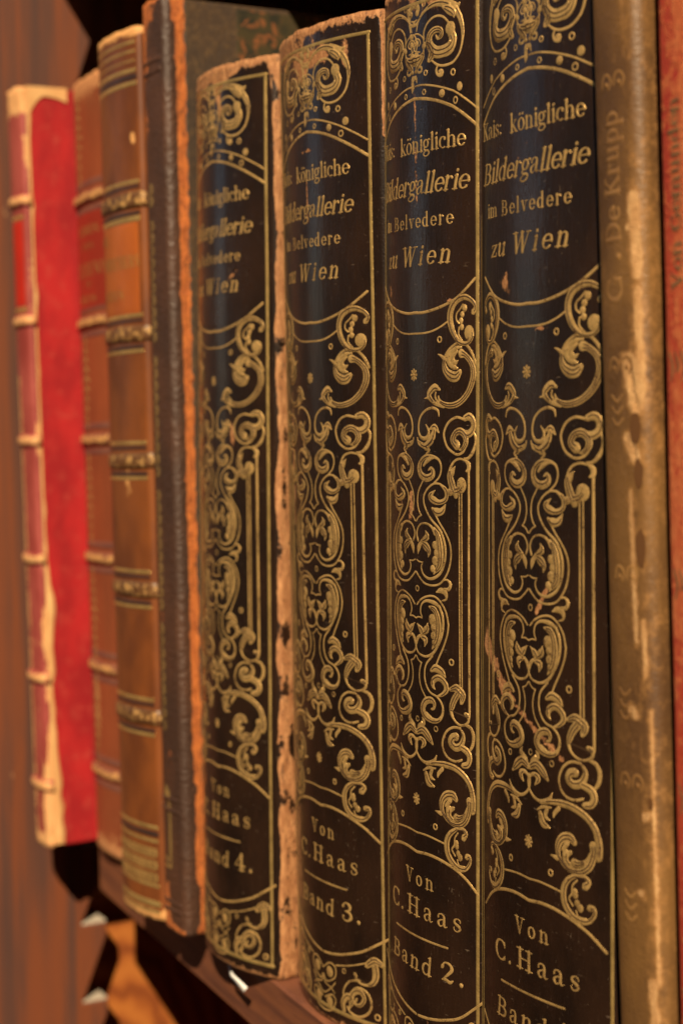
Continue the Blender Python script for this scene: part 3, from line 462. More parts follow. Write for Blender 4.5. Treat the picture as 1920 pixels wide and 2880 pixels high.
ORN = """s1|0.82|-0.0,267.1 5.2,266.4 10.1,265.2 14.2,263.7 17.9,262.0 21.1,260.3 23.6,258.8 25.8,257.4
s1|0.52|0.6,270.2 3.9,270.1 8.3,269.3 12.9,268.0 16.9,266.5 20.0,265.0 23.0,263.4 25.6,261.8
r1|0.65 0.34|4.5,268.2
d1|1.08|11.6,266.9
r1|0.82 0.43|16.6,264.6
d1|1.17|18.4,267.9
r1|0.77 0.43|15.6,271.7
r1|0.65 0.34|5.2,273.0
r1|0.69 0.34|4.4,290.7
s0|0.26 1.56 1.03 0.6|-1.0,268.7 -0.8,269.9 -0.8,271.3 -0.9,272.5
s1|0.69 1.56 0.26|-0.6,272.0 0.6,272.3 1.3,271.0
s1|2.08 1.87 0.52|-1.1,277.8 -0.9,276.9 -0.3,275.5
s1|0.52 1.66 2.08 0.43|4.4,278.6 3.7,277.0 1.9,275.5 0.6,274.0
s1|2.7 2.5 0.69|-0.7,277.1 1.5,276.9 3.5,277.5
s1|0.52 0.69 0.69 0.69 0.69|1.1,274.9 2.0,273.6 3.4,273.7 3.4,274.7 2.2,274.9
d1|0.6|0.8,273.9
s1|0.43|-1.4,280.3 -0.7,278.7 1.5,277.8 4.0,278.3 4.5,280.1 4.0,282.1 1.9,283.4 -0.1,283.4 -1.1,281.8
s1|0.41|2.6,278.7 0.4,279.2 -0.4,280.9 0.5,282.1 2.1,282.1 3.0,280.9 2.2,280.3
d1|0.82|1.3,281.1
d0|0.77|-1.6,283.2
s0|0.26 0.52 0.77|-1.8,284.3 -2.1,285.5 -2.4,286.7
s1|0.77 0.86 0.69 0.43|-2.0,286.5 -0.3,285.8 0.2,286.6 -1.3,287.1
d0|1.13|-2.6,289.7
d1|0.86|-1.5,288.8
s0|1.66 1.66 0.69|-2.6,289.5 -2.4,287.9 -2.4,286.8
s1|0.86 1.32 1.22 1.03 1.22|-1.4,290.1 -0.2,290.9 1.6,290.7 2.3,289.5 1.4,289.2
s1|0.34 0.69 0.86 1.32 1.87 1.66|1.2,284.3 2.1,286.7 4.7,288.7 8.4,289.8 11.6,289.6 14.0,288.8
s1|2.08 1.87 1.32 0.77 0.69 0.69 0.69 0.69 0.52|16.7,287.4 18.6,285.0 19.7,282.0 19.5,278.9 18.2,276.1 15.5,274.2 12.3,273.8 9.8,274.4 7.8,275.7
s1|0.86 2.5 2.5 0.26|12.1,288.5 14.2,287.6 15.8,286.4 16.0,285.3
s1|0.86 1.56 1.56 0.69|12.9,290.1 15.2,288.9 17.5,288.0 18.4,288.6
s1|0.6|4.6,281.6 4.5,283.4 6.0,285.4 8.7,286.6 11.6,286.3 13.7,284.7 14.2,283.8
d1|1.77|14.7,282.8
s1|2.7 2.91 3.12 3.12 3.12 2.7 2.29 1.87 1.56 1.32 0.86 0.52|15.1,281.4 15.7,279.8 14.5,278.1 11.8,277.4 9.0,277.8 6.9,279.9 6.9,282.0 8.7,283.2 11.0,283.0 11.5,281.6 10.1,280.9 9.4,281.8
s1|0.43|16.5,279.7 15.7,277.3 13.4,276.1 10.4,276.4
s1|0.69 1.32 2.08 2.5 1.66|4.6,280.6 6.6,280.1 7.8,278.4 7.6,276.9 6.8,276.1
d1|0.82|4.5,279.9
s1|0.52 0.69 0.86 1.32 1.32 0.86|10.1,274.2 9.5,273.0 10.1,271.8 11.5,271.7 11.5,272.5 10.8,272.6
s1|0.77|-1.0,211.4 3.7,211.3 8.7,212.0 13.3,213.2 17.6,214.9 21.3,217.0 24.7,219.3
s1|0.52|-0.4,205.9 3.7,205.9 7.3,206.3 10.7,207.3 13.6,208.7
d1|1.98|22.3,205.6
s1|0.86 1.13 1.13 1.22 1.56 1.87 1.98 1.98 1.87 1.56 1.22 1.13 1.66|22.4,206.6 23.6,205.1 22.4,203.3 19.9,202.9 17.2,203.9 15.1,206.5 14.3,209.7 15.2,212.5 17.6,214.2 20.7,214.7 23.6,213.6 24.8,212.1 24.0,210.9
s1|0.43 0.52 0.52 0.52 0.52|19.7,212.9 18.4,211.6 17.0,210.6 16.8,209.1 17.9,208.1
d1|1.03|20.4,211.9
d1|0.86|19.4,210.3
d1|0.86|18.9,208.7
d1|0.86|19.2,207.1
s1|0.52|18.0,207.0 17.8,205.2 19.3,203.7
s1|2.5 1.56 1.66 2.08 2.08 1.87 1.66 1.56 1.13 0.52|18.9,200.4 20.7,199.9 22.8,198.3 23.9,196.1 23.6,193.4 21.6,190.2 18.1,187.8 13.9,187.0 10.8,187.9 10.0,189.3
s1|0.86 0.86 0.77 0.69 0.69 0.77 1.13 2.08 2.91 2.7 1.66|24.8,197.8 23.5,200.3 21.3,202.4 18.7,203.2 15.8,202.6 13.3,200.7 12.2,198.3 12.8,196.0 14.8,194.6 16.8,194.5 18.3,195.6
s1|0.52 1.13 1.66 1.66 1.66 0.69|19.0,202.0 16.4,201.7 14.2,200.0 13.9,198.4 15.4,197.1 17.1,196.6
s1|0.69 1.32 1.66 1.32 0.26|17.2,201.0 15.4,199.7 15.3,198.6 16.4,198.0 17.6,198.6
s1|1.32 0.77 0.26|12.5,198.9 11.2,199.8 10.0,200.3
s1|0.69 1.87 1.87 1.66 1.03 0.69|10.5,191.1 8.7,191.8 7.1,190.9 6.2,189.6 8.3,187.7 12.0,186.6
s1|0.43 0.69 0.69 0.52|9.0,190.4 8.8,189.1 10.3,187.4 13.3,186.6
s1|1.13 0.26|6.6,189.1 4.4,188.8
s1|0.34 0.77 0.77 0.69 0.69 0.69 0.86 1.13 1.22 0.86 0.34|10.2,184.2 9.8,185.6 8.0,186.3 5.1,185.8 2.5,184.0 1.5,181.3 2.1,179.0 4.0,178.2 5.7,178.8 6.0,180.4 4.9,181.9
s1|0.52 1.87 0.52|6.5,180.8 8.5,181.3 10.1,180.0
s1|1.13 2.29 1.56 0.52|8.3,180.8 7.4,178.5 4.4,176.4 1.3,177.6
s1|0.86 1.87 1.87 0.86 0.43|7.8,179.7 7.1,177.7 4.6,176.1 6.3,175.3 5.0,174.3
s1|0.52|1.0,178.3 1.6,176.7 4.2,175.7
d0|1.61|-0.7,195.0
r1|0.73 0.43|10.5,204.1
s1|0.69|20.6,183.3 16.9,184.0 13.9,182.8 12.2,180.4 12.2,178.4 13.6,175.9 16.7,174.4 19.5,175.0 20.6,176.2
s1|2.7 2.08 1.87 1.98 2.08 1.98 1.32 0.34|16.9,176.8 15.3,178.0 16.2,179.8 18.5,180.4 20.4,179.3 20.8,177.5 19.5,175.9 17.9,175.6
s1|1.66 2.08 2.08 2.08 2.08 0.52|20.4,183.8 22.4,184.2 23.9,182.8 23.6,180.8 21.6,179.7 19.3,180.7
s1|0.69 0.77 0.77 1.13 0.86 0.34|23.9,180.4 24.8,178.8 24.6,177.1 23.7,175.1 21.8,173.5 20.1,173.5
s1|0.43 0.6 0.69 0.86 2.08 2.5 2.08|20.8,172.8 18.3,173.3 15.6,172.5 14.2,170.4 14.2,168.4 15.0,166.2 15.8,164.6
s1|0.34 2.08|16.1,171.3 14.7,169.6
d1|2.08|18.9,166.5
s1|2.5 2.08 1.87|15.6,164.8 17.7,165.2 19.2,166.5
d1|1.03|14.1,164.5
d1|1.03|16.4,163.9
s1|0.69 1.56 1.56 0.69|20.6,172.9 22.0,171.9 21.9,170.6 21.1,170.2
s1|0.47|17.9,164.4 18.0,147.9
s1|0.47|18.0,148.0 18.0,136.7 18.1,123.9 18.2,113.2
s1|0.47|19.0,164.5 19.1,148.0
s1|0.47|19.1,148.1 19.1,136.7 19.1,124.0 19.2,113.3
s1|0.82|22.0,170.4 22.1,152.7
s1|0.82|22.0,152.7 22.1,135.7 22.2,122.1 22.3,106.3
s1|0.47|2.7,157.8 1.6,159.0 0.9,161.3 1.3,163.9 2.5,165.8 3.6,167.2
s1|0.52 0.52 0.52 0.69 0.86 1.13 1.32 1.87 2.08 2.08 1.98 1.56 1.03 0.43|8.2,166.7 10.2,168.3 11.0,170.6 10.2,172.7 7.8,173.6 5.0,173.6 2.7,172.3 1.8,170.4 2.7,168.6 5.0,167.8 7.3,168.5 7.8,169.6 7.0,170.5 5.9,170.0
s1|0.34 1.32 0.86|8.2,173.2 5.7,172.6 3.9,171.2
s1|0.52 0.6 0.6 0.6 0.6 0.6 0.69 0.77 0.77 0.77 0.77 0.86 0.86 0.77 0.6 0.52 0.52|10.5,166.5 8.2,166.5 5.7,165.2 4.0,163.3 3.8,161.4 5.0,159.1 7.1,156.9 10.2,154.6 11.8,152.1 12.5,149.4 12.2,146.2 10.8,143.3 8.5,141.7 6.0,141.2 3.6,142.1 2.6,143.9 3.2,145.3
s1|0.86 1.87 2.7 2.5 2.08 0.52|8.1,154.7 9.7,152.7 10.3,149.8 10.5,147.5 10.2,145.1 8.1,142.7
d1|1.13|8.5,150.3
d1|1.13|9.2,148.3
d1|1.32|8.6,146.2
d1|1.03|7.6,144.0
s1|0.77 0.6 0.52 0.6 0.77 1.13|1.1,151.0 0.5,153.1 1.9,155.2 4.6,155.8 7.1,155.0 8.5,153.3
s1|0.56|8.5,158.6 10.2,156.4 12.5,153.8 14.0,151.3 14.5,148.6 14.1,145.4 12.8,142.6 10.5,140.3 7.4,139.5 4.2,139.8 2.1,141.0 0.3,142.5
s1|0.6 1.32 1.32 1.32 2.08 1.77 0.34|10.5,166.5 12.7,164.9 12.7,162.7 10.5,161.7 8.2,162.1 6.6,163.1 8.5,164.7
s1|0.43 1.87 2.29 0.86|12.5,161.2 11.2,159.4 9.2,159.1 7.5,159.9
s1|0.34 2.08 0.86|4.6,153.8 5.1,152.2 2.7,151.0
s1|0.86 2.5 1.66 0.26|2.7,150.7 4.9,149.6 6.0,148.5 5.7,146.9
s1|1.13 1.66 0.26|2.7,150.7 1.5,149.2 1.1,147.5
s1|0.47|2.7,157.8 1.4,157.3 0.3,156.2
s1|0.43|3.2,145.3 1.5,145.4 0.4,145.8
s1|0.43 0.52 1.03 1.03 0.52|11.5,141.1 13.1,141.5 14.3,140.4 13.6,139.0 12.1,139.1
s1|0.43 1.56 1.56 0.69 0.34|9.1,137.9 10.8,138.5 12.5,138.0 12.8,136.4 11.2,135.8
r0|0.73 0.34|0.7,138.1
s1|0.56|0.6,133.8 2.6,135.4 5.6,136.5 8.4,136.6 10.8,135.3 12.8,132.7 13.6,129.6
s1|0.56|13.6,129.6 13.2,127.1 11.8,123.7 9.8,120.2 8.8,118.2
s1|0.6 0.6 0.6 0.69 0.86 0.86 0.86 0.86 0.86 0.86|0.3,123.9 0.1,122.2 1.4,120.7 4.5,120.2 7.4,121.3 9.1,123.1 10.8,125.9 11.6,128.9 11.4,131.7 10.2,134.1
s1|0.86 1.13 0.77 0.52 0.52 0.43|10.2,134.1 8.1,135.0 4.9,135.2 2.8,134.1 2.2,132.1 3.0,130.6
s1|0.69 1.87 2.29 2.7 2.29 0.52|6.2,133.7 8.4,133.0 9.5,130.6 9.6,128.1 9.1,125.4 7.4,122.7
d1|1.56|7.4,130.4
d1|1.13|7.9,128.3
d1|1.13|7.9,126.2
d1|0.86|8.1,124.4
s1|0.43|3.0,130.4 1.3,130.5 0.2,130.1
s1|0.34 2.08 1.03|0.7,128.6 2.6,127.0 3.0,126.1
s1|0.34 2.29 0.86|5.3,129.1 4.9,127.5 2.6,126.0
s1|0.86 1.22 0.43|1.8,125.5 0.7,124.5 0.5,123.2
s1|0.86 2.08 0.26|2.6,125.2 4.5,124.7 4.1,122.8
s1|0.6 0.6 0.6 0.6 0.6 0.6 0.69 0.86 1.13 1.66 2.18 2.18 2.08 1.87 1.32 0.86 0.69|7.4,120.6 4.8,118.2 4.0,115.7 4.5,113.0 6.3,110.9 9.4,109.9 11.3,107.9 11.3,105.6 9.8,103.8 7.3,103.4 4.5,104.2 3.1,105.9 4.3,108.0 6.6,108.8 8.1,108.1 7.9,106.7 7.0,106.4
s1|0.52 0.86|4.8,105.2 6.6,104.1
s1|0.47|2.6,118.3 1.7,115.9 1.7,113.5 2.6,111.3 4.5,109.2
s1|0.43|0.2,119.9 1.2,118.8 2.6,118.3
s1|1.13 2.29 2.08 0.52|7.0,116.8 8.8,117.6 11.1,116.9 12.4,115.7
s1|0.86 1.87 1.77 1.77 1.77 1.13 0.52|7.7,112.5 7.7,114.1 9.8,115.2 12.1,114.2 12.8,112.5 11.4,111.0 9.4,110.2
s1|1.66 1.13 0.26|7.4,113.4 7.7,112.5 8.4,111.9
r0|0.69 0.34|0.6,102.8
r1|0.69 0.34|8.7,101.3
r1|0.77 0.43|14.6,119.9
s1|1.13 2.29 2.6 2.29 1.66|14.3,112.7 16.5,113.3 18.3,112.5 19.6,111.6 18.9,109.9
s1|2.5 2.29 1.98 1.03 0.69 0.69 0.69 0.86 1.32 1.13|17.4,112.0 15.9,110.4 14.9,108.6 14.5,106.7 15.6,104.8 18.0,103.7 20.4,104.0 21.9,105.1 21.6,106.4 20.6,106.8
s1|0.69 1.03 1.22 1.13 0.69|20.4,104.0 22.7,103.4 23.9,101.5 23.6,99.0 22.2,97.2
s1|0.69|18.3,102.8 15.4,102.8 12.9,101.4 11.4,98.8 11.5,96.3 13.4,94.3 16.2,93.8 18.9,94.5
s1|2.29 2.08 2.08 2.08 2.08 1.77 1.13 0.52|16.5,100.4 15.0,100.1 14.3,98.6 15.9,97.5 18.3,98.1 19.6,100.0 19.5,101.5 18.3,102.7
s1|1.66 2.08 2.08 1.87 1.56|18.3,97.9 21.2,97.0 22.3,95.4 21.5,93.6 19.5,93.1
s1|0.34 1.66 1.66 0.52|2.9,103.5 3.5,102.2 1.4,100.7 0.6,99.6
s1|1.66 2.39 2.5 0.86|0.4,99.2 2.9,100.2 5.2,99.0 7.3,97.1
s1|0.6 0.77 1.03 1.87 0.52|-0.2,94.7 0.2,96.7 2.1,97.7 3.7,96.8 2.5,95.2
s1|0.6 0.69 0.77 0.86 1.22 0.34|-0.2,97.3 -0.3,94.7 1.2,92.6 4.0,91.5 7.7,92.4 8.9,94.2
s1|0.77 1.22 1.77 1.77 1.77 1.87 2.08 2.08|4.8,91.1 8.4,92.0 12.4,92.3 16.5,91.8 20.4,90.1 22.8,87.5 23.7,84.2 23.6,81.5
s1|0.43 0.86 0.52|3.3,89.2 5.5,90.3 8.4,90.6
s1|1.56 2.08 0.69|4.4,88.5 5.5,86.3 7.8,85.7
s1|1.13 1.32 0.43|7.0,90.1 6.4,88.1 8.0,87.5
s1|1.22 1.13 0.43|11.1,90.9 9.6,89.4 9.4,88.5
d0|1.61|-0.2,80.7
s1|2.29 2.08 2.08 1.87 1.32 1.03 1.03 1.56 1.98 2.39 2.39 1.66|22.0,83.9 22.2,82.3 21.1,79.2 18.9,77.3 16.1,76.8 13.6,77.3 11.8,78.7 10.9,80.4 11.1,82.5 12.7,84.2 14.9,84.6 16.3,83.7
s1|2.39 1.56 0.86 0.6|16.3,78.8 18.0,78.9 20.0,80.0 21.1,81.9
s1|2.08 1.77 0.69|13.5,80.7 13.6,78.8 15.5,77.7
s1|1.13 1.66|15.1,81.1 13.5,80.2
s1|1.32 1.13|14.0,83.0 12.6,81.5
s1|1.32 0.34|10.6,78.9 8.4,79.2
s1|1.98 1.22 1.03 1.03 1.56 1.87 1.87 1.87 1.56 1.13 1.13 1.13 1.77|19.7,73.9 20.9,75.1 19.4,76.1 16.8,75.9 14.1,74.2 12.8,71.8 13.1,68.7 15.0,66.4 17.9,65.3 20.7,65.7 22.5,67.7 22.2,69.2 21.1,69.0
d1|0.86|16.5,72.0
d1|0.86|16.6,71.1
d1|0.86|17.2,69.4
d1|1.03|18.1,68.4
s1|0.52|17.1,74.8 15.7,73.3 15.5,71.4 14.6,70.0 15.8,68.5
s1|0.47|16.8,67.5 17.6,66.2 20.0,66.2
r1|0.73 0.43|8.3,74.8
s1|0.52|0.1,71.5 4.1,71.7 7.7,71.5 11.8,71.0
s1|0.82|0.1,66.1 5.3,66.6 10.5,66.2 15.5,65.0 20.0,63.3 22.6,61.8 25.8,59.5
s1|0.77|0.6,20.8 5.5,21.4 11.2,22.7 18.5,25.3 23.8,28.5 27.7,31.1
s1|0.47|7.3,18.3 14.3,20.1 20.1,22.3
s1|1.87 2.5 1.56|20.6,21.8 23.2,23.7 25.7,23.0
s1|2.29 2.29 1.66 0.77 0.77 1.32|23.2,22.8 23.6,19.5 22.6,16.9 19.9,15.6 17.1,16.0 16.0,17.9
s1|0.69|17.7,16.4 13.6,15.1 10.9,12.0 10.7,9.3
s1|1.66 2.08 2.08 1.66 0.86|10.7,5.4 10.4,7.9 12.5,10.2 14.6,9.5 13.3,7.0
s1|0.82|13.4,10.9 16.5,13.8 20.1,13.6 21.9,10.6 20.8,7.3 17.4,5.2 13.9,5.5 12.4,6.8
s1|2.08 1.77 1.66 1.56 1.22 1.03 0.69|14.0,8.5 15.0,11.8 17.9,13.0 19.3,11.2 17.8,8.9 15.8,8.8 16.4,10.5
s1|0.56|-0.0,15.8 3.9,18.2 6.9,17.4 6.4,14.2 2.0,12.0 0.3,13.7
d1|1.77|3.8,15.4
s1|0.56|-0.6,2.6 4.1,3.4 6.7,6.8 5.1,8.5 0.9,6.8
d1|1.77|3.4,6.0
s1|0.47|-0.1,13.3 1.1,11.3 4.4,10.5 6.3,9.3
s1|0.47|6.7,12.7 4.4,10.5 1.0,8.2 -0.4,8.2
r1|0.73 0.34|11.1,17.6
r1|0.86 0.52|23.9,6.8"""
def parse():
    out = []
    for ln in ORN.strip().split('\n'):
        h, w, p = ln.split('|')
        out.append((h[0], h[1] == '1', [float(x) for x in w.split()], [tuple(float(v) for v in q.split(',')) for q in p.split()]))
    return out
ORNS = parse()
def band_tool(sp, num, rem, bl, br, tL):
    T1 = Tool(sp.at, rem[0])
    for kd, mir, w, pts in ORNS:
        for m in ((1, -1) if mir else (1,)):
            P = [(x*m, z) for x, z in pts]
            if kd == 's': T1.ribbon(cr(P, w, .6))
            elif kd == 'd' and not mir and w[0] > 1.36 and P[0][1] < 230:      # little eight-petalled rosette
                T1.dot(P[0], .42)
                for q in range(8): T1.stroke([(P[0][0]+.55*math.cos(q*.7854), P[0][1]+.55*math.sin(q*.7854)), (P[0][0]+1.3*math.cos(q*.7854), P[0][1]+1.3*math.sin(q*.7854))], [.4, .8], .5)
            elif kd == 'd': T1.dot(P[0], w[0])
            else: T1.ring(P[0], w[0], w[1])
    T1.remap = lambda x, z: (x, z)
    L = Tool(sp.at, rem[1])
    text(L, 'Kais:', -23.2, -12.0, 253.3, 2.9); text(L, 'königliche', -7.9, 19.6, 253.0, 2.95)
    text(L, 'Bildergallerie', -23.2, 20.4, 242.2, 3.5, .25)
    text(L, 'im', -20.3, -14.6, 233.8, 2.4); text(L, 'Belvedere', -12.4, 15.4, 233.6, 2.45, 0, .28)
    text(L, 'zu', -18.6, -10.2, 223.9, 2.9, .25); text(L, 'Wien', -7.6, 14.6, 223.8, 3.35, .25, .35)
    text(L, 'Von', -6.4, 7.6, 56.9, 2.75, 0, .45)
    text(L, 'C.', -17.0, -7.6, 47.6, 3.5); text(L, 'Haas', -5.6, 18.2, 48.2, 3.45, .0, .35)
    L.stroke([(-13.3, 42.4), (13.0, 42.9)], [.6])
    text(L, 'Band', -16.2, 6.8, 33.2, 3.25, .12, .25); text(L, num, 10.0, 15.8, 33.4, 3.35, 0); L.dot((17.9, 34.0), .65)
    # frame lines
    B = Tool(sp.at)
    wob = lambda x: [(x + .16*mnoise.noise(Vector((z*.03, x, num == '2'))), z) for z in range(4, 292, 6)] + [(x, 291.5)]
    B.stroke(wob(br), [.95], 3); 
    for xx, w in bl: B.stroke(wob(xx), [w], 3)
    B.stroke([(bl[-1][0], tL), (0, tL), (br+.4, tL)], [.95], 2); B.stroke([(bl[-1][0], 4.2), (0, 4.2), (br+.4, 4.2)], [1.2], 2)
    E = Tool(lambda x, z, h: sp.at(x, z, h + .045), rem[0])
    for kd, mir, w, pts in ORNS:
        if kd != 's' or max(w) < 1.75 or len(pts) < 3: continue
        for m in ((1, -1) if mir else (1,)):
            Q = cr([(x*m, z) for x, z in pts], w, .5)
            for o in ((-.17, .2) if max(w) > 2.3 else (.14,)):
                q = []
                for i in range(len(Q)):
                    if Q[i][2] < 1.05 or i < 1 or i > len(Q)-2: continue
                    tx, tz = Q[i+1][0]-Q[i-1][0], Q[i+1][1]-Q[i-1][1]; l = math.hypot(tx, tz) or 1
                    q.append((Q[i][0]-tz/l*o*Q[i][2], Q[i][1]+tx/l*o*Q[i][2], .34))
                if len(q) > 3: E.ribbon(q)
    return T1, L, B, E
DEP = .175
SET = 'four matching volumes in gilt black leather'
def band(num, X, Y, lean, tilt, c, hwL, hwR, remap, bl, br, wear, label, strip=False):
    root = thing('book', label, 'book', (X, Y, -.066), (-tilt, lean, 0), SET)
    root.location = Vector((X - .066*math.sin(lean), Y - .066*math.sin(tilt), -.066))
    i = int(num)
    m = blk(i); sp = Spine(hwL, hwR, c, 297.4, 2.4 if not strip else 2.8, 9 if not strip else 7.5, i)
    s = sp.build(m, root, wear)
    body(root, sp, DEP, m, cover_wear=.25)
    T1, L, B, E = band_tool(sp, num, remap, bl, br, 291.4)
    T1.build('gilt_ornament', M_gold, s); L.build('gilt_lettering', M_gold, s); B.build('gilt_frame', M_goldedge, s); E.build('engraved_line', M_engr, s)
    return root
def rm(kl, kr, x0=15.5):
    def f(x, z):
        if x > x0: return x0 + (x-x0)*kr, z
        if x < -x0: return -x0 + (x+x0)*kl, z
        return x, z
    return f
ID = lambda x, z: (x, z)
def top_edge(u, z, k=1.0, d=3.0): return k*math.exp(-max(0, 297.2-z)/d)
def bot_edge(u, z, k=.6, d=1.6): return k*math.exp(-max(0, z)/d)
def w1(u, z):
    w = .55*seg(u, z, (-21, 127), (-12, 117), 3.0) + .62*seg(u, z, (-12, 117), (12, 103), 1.5) + .66*seg(u, z, (3, 137), (7, 143), 1.2)
    w += .55*blob(u, z, -10, 217, 4, 4) + .55*seg(u, z, (2, 204.5), (9, 206), 1.0) + .5*blob(u, z, -4, 246, 2, 1.2) + .45*blob(u, z, -1, 250, 1.2, 1.5)
    w += .28*blob(u, z, -22, 80, 2.4, 120)
    return min(1, w) + top_edge(u, z) + bot_edge(u, z)
def w2(u, z):
    w = .34*blob(u, z, -9, 161, 8, 4)+.36*blob(u, z, -2, 160, 2, 7) + .5*seg(u, z, (0, 270), (1, 240), 1.0) + .42*blob(u, z, 8, 291, 18, 6) + .5*blob(u, z, -16, 218, 3, 4)
    w += .45*blob(u, z, 5, 20, 1.5, 4) + .4*blob(u, z, 12, 99, 2, 2) + .55*seg(u, z, (14, 214), (17, 214), .8) + .2*blob(u, z, -3, 152, 2, 6) + .25*blob(u, z, -20, 80, 2.4, 120)
    return min(1, w) + top_edge(u, z, .9, 2.5) + bot_edge(u, z)
def w3(u, z):
    w = .62*blob(u, z, -4, 286, 8, 7) + .58*blob(u, z, 8, 288, 7, 3.5) + .6*blob(u, z, 19, 286, 2, 6) + .5*blob(u, z, -18, 292, 8, 4)
    w += .6*seg(u, z, (-1, 255), (0, 241), .9) + .55*seg(u, z, (-4, 261), (4, 262), .8) + .5*blob(u, z, 15.5, 42, 1.2, 2.6) + .4*blob(u, z, 18, 37, 1, 1)
    w += (.85*max(0, min(1, (u-31.2)/2)) if z > 262 else 0) + .25*(u > 32) + (.7 if u < -25.5 and z < 140 else 0) + .55*seg(u, z, (-17, 205), (-16, 150), 1.0) + .5*blob(u, z, -16, 170, 2, 12)
    return min(1.1, w) + top_edge(u, z, 1.0, 2.6) + bot_edge(u, z, .7, 2)
def w4(u, z):
    w = .8*blob(u, z, -10, 296, 12, 3.5) + .75*seg(u, z, (2, 297), (6, 281), 1.7) + .7*seg(u, z, (4, 290), (14, 297), 2.2) + .75*seg(u, z, (-7, 297), (-5, 289), 1.5)
    w += .5*seg(u, z, (7, 226), (15, 231), 1.0) + .55*blob(u, z, 11, 178, 2.0, 7) + .4*blob(u, z, 12, 166, 2.5, 5) + .4*blob(u, z, 18, 40, 1, 2)
    e = 29.9 + 1.3*mnoise.noise(Vector((z*.06, 3, 1)))
    if z > 262: e -= (z-262)*.03
    w += (.62 + .5*mnoise.noise(Vector((z*.11, u*.35, 6))))*max(0, min(1, (u-e)/.8))
    return min(1.25, w) + top_edge(u, z, 1.0, 3) + bot_edge(u, z, .75, 2)
band('1', .0, -.0002, -.01305, .0083, 5.3, 28.2, 29.0, (rm(.72, 1), ID), [(-24.6, .35), (-25.8, .4)], 27.4, w1,
     'black gilt book Band 1, the rightmost black volume, touching the brown vellum book')
band('2', -.0517, -.00054, .00921, -.0032, 8.4, 23.6, 24.3, (rm(.72, .74), rm(.66, .95)), [(-20.9, .35), (-21.9, .4)], 23.0, w2,
     'black gilt book lettered Band 2, standing between Band 1 and Band 3')
band('3', -.11186, .00222, .0047, -.0145, 7.9, 35.3, 32.0, (rm(.95, 1.05), ID), [(-26.0, .5), (-27.4, .6)], 26.9, w3,
     'black gilt book lettered Band 3, its top edge rubbed to tan leather')
band('4', -.17702, -.0015, -.01063, .00943, 9.4, 26.8, 30.7, (rm(.85, 1.0), ID), [(-23.0, .5), (-24.2, .6)], 26.3, w4,
     'black gilt book lettered Band 4, the leftmost black volume, with a torn tan joint', True)
# ---- raised bands across a spine
def raised(sp, z, h, p, mat, parent, wear=.45, name='raised_band', wearf=None, cut=0):
    V = []; U = []; W = []; F = []; m = len(sp.prof); n = 9
    for k in range(n):
        a = math.pi*k/(n-1); zz = z - h/2*math.cos(a); o = p*math.sin(a)**.8 - .15
        for i, (x, y) in enumerate(sp.prof):
            nx, ny = sp.prof_norm(i)
            fade = 1.0 if 3 < i < m-4-cut else (.3 if not cut else -1.5)
            oo = o*fade if o > 0 else o
            if cut and i >= m-4-cut: oo = -.5
            dz = .25*mnoise.noise(Vector((sp.u[i]*.1, z, 2)))
            V.append(Vector((x + nx*oo, y + ny*oo, zz+dz))/1000); U.append((sp.u[i]/1000, zz/1000 + .5)); W.append(wear*math.sin(a) if wearf is None else wearf(sp.u[i], math.sin(a)))
    for k in range(n-1):
        for i in range(m-1): q = k*m+i; F.append((q, q+1, q+1+m, q+m))
    return mesh_obj(name, V, F, mat, parent, U, {'wear': W})
def hline(tool, sp, z, w, h=0.0, x0=None, x1=None):
    a = -sp.hwL+2.5 if x0 is None else x0; b = sp.hwR-2.5 if x1 is None else x1
    tool.stroke([(a+(b-a)*i/8, z) for i in range(9)], [w], 1.5)
def patch(name, sp, x0, x1, z0, z1, mat, parent, h=.12, wearf=lambda u, z: 0.0):
    V = []; U = []; W = []; F = []; nx, nz = 24, 40
    for r in range(nz+1):
        for i in range(nx+1):
            x = x0+(x1-x0)*i/nx; z = z0+(z1-z0)*r/nz
            e = h if 0 < i < nx and 0 < r < nz else .01
            V.append(sp.at(x, z, e)); U.append((x/1000, z/1000)); W.append(wearf(x, z))
    for r in range(nz):
        for i in range(nx): a = r*(nx+1)+i; F.append((a, a+1, a+2+nx, a+1+nx))
    return mesh_obj(name, V, F, mat, parent, U, {'wear': W})

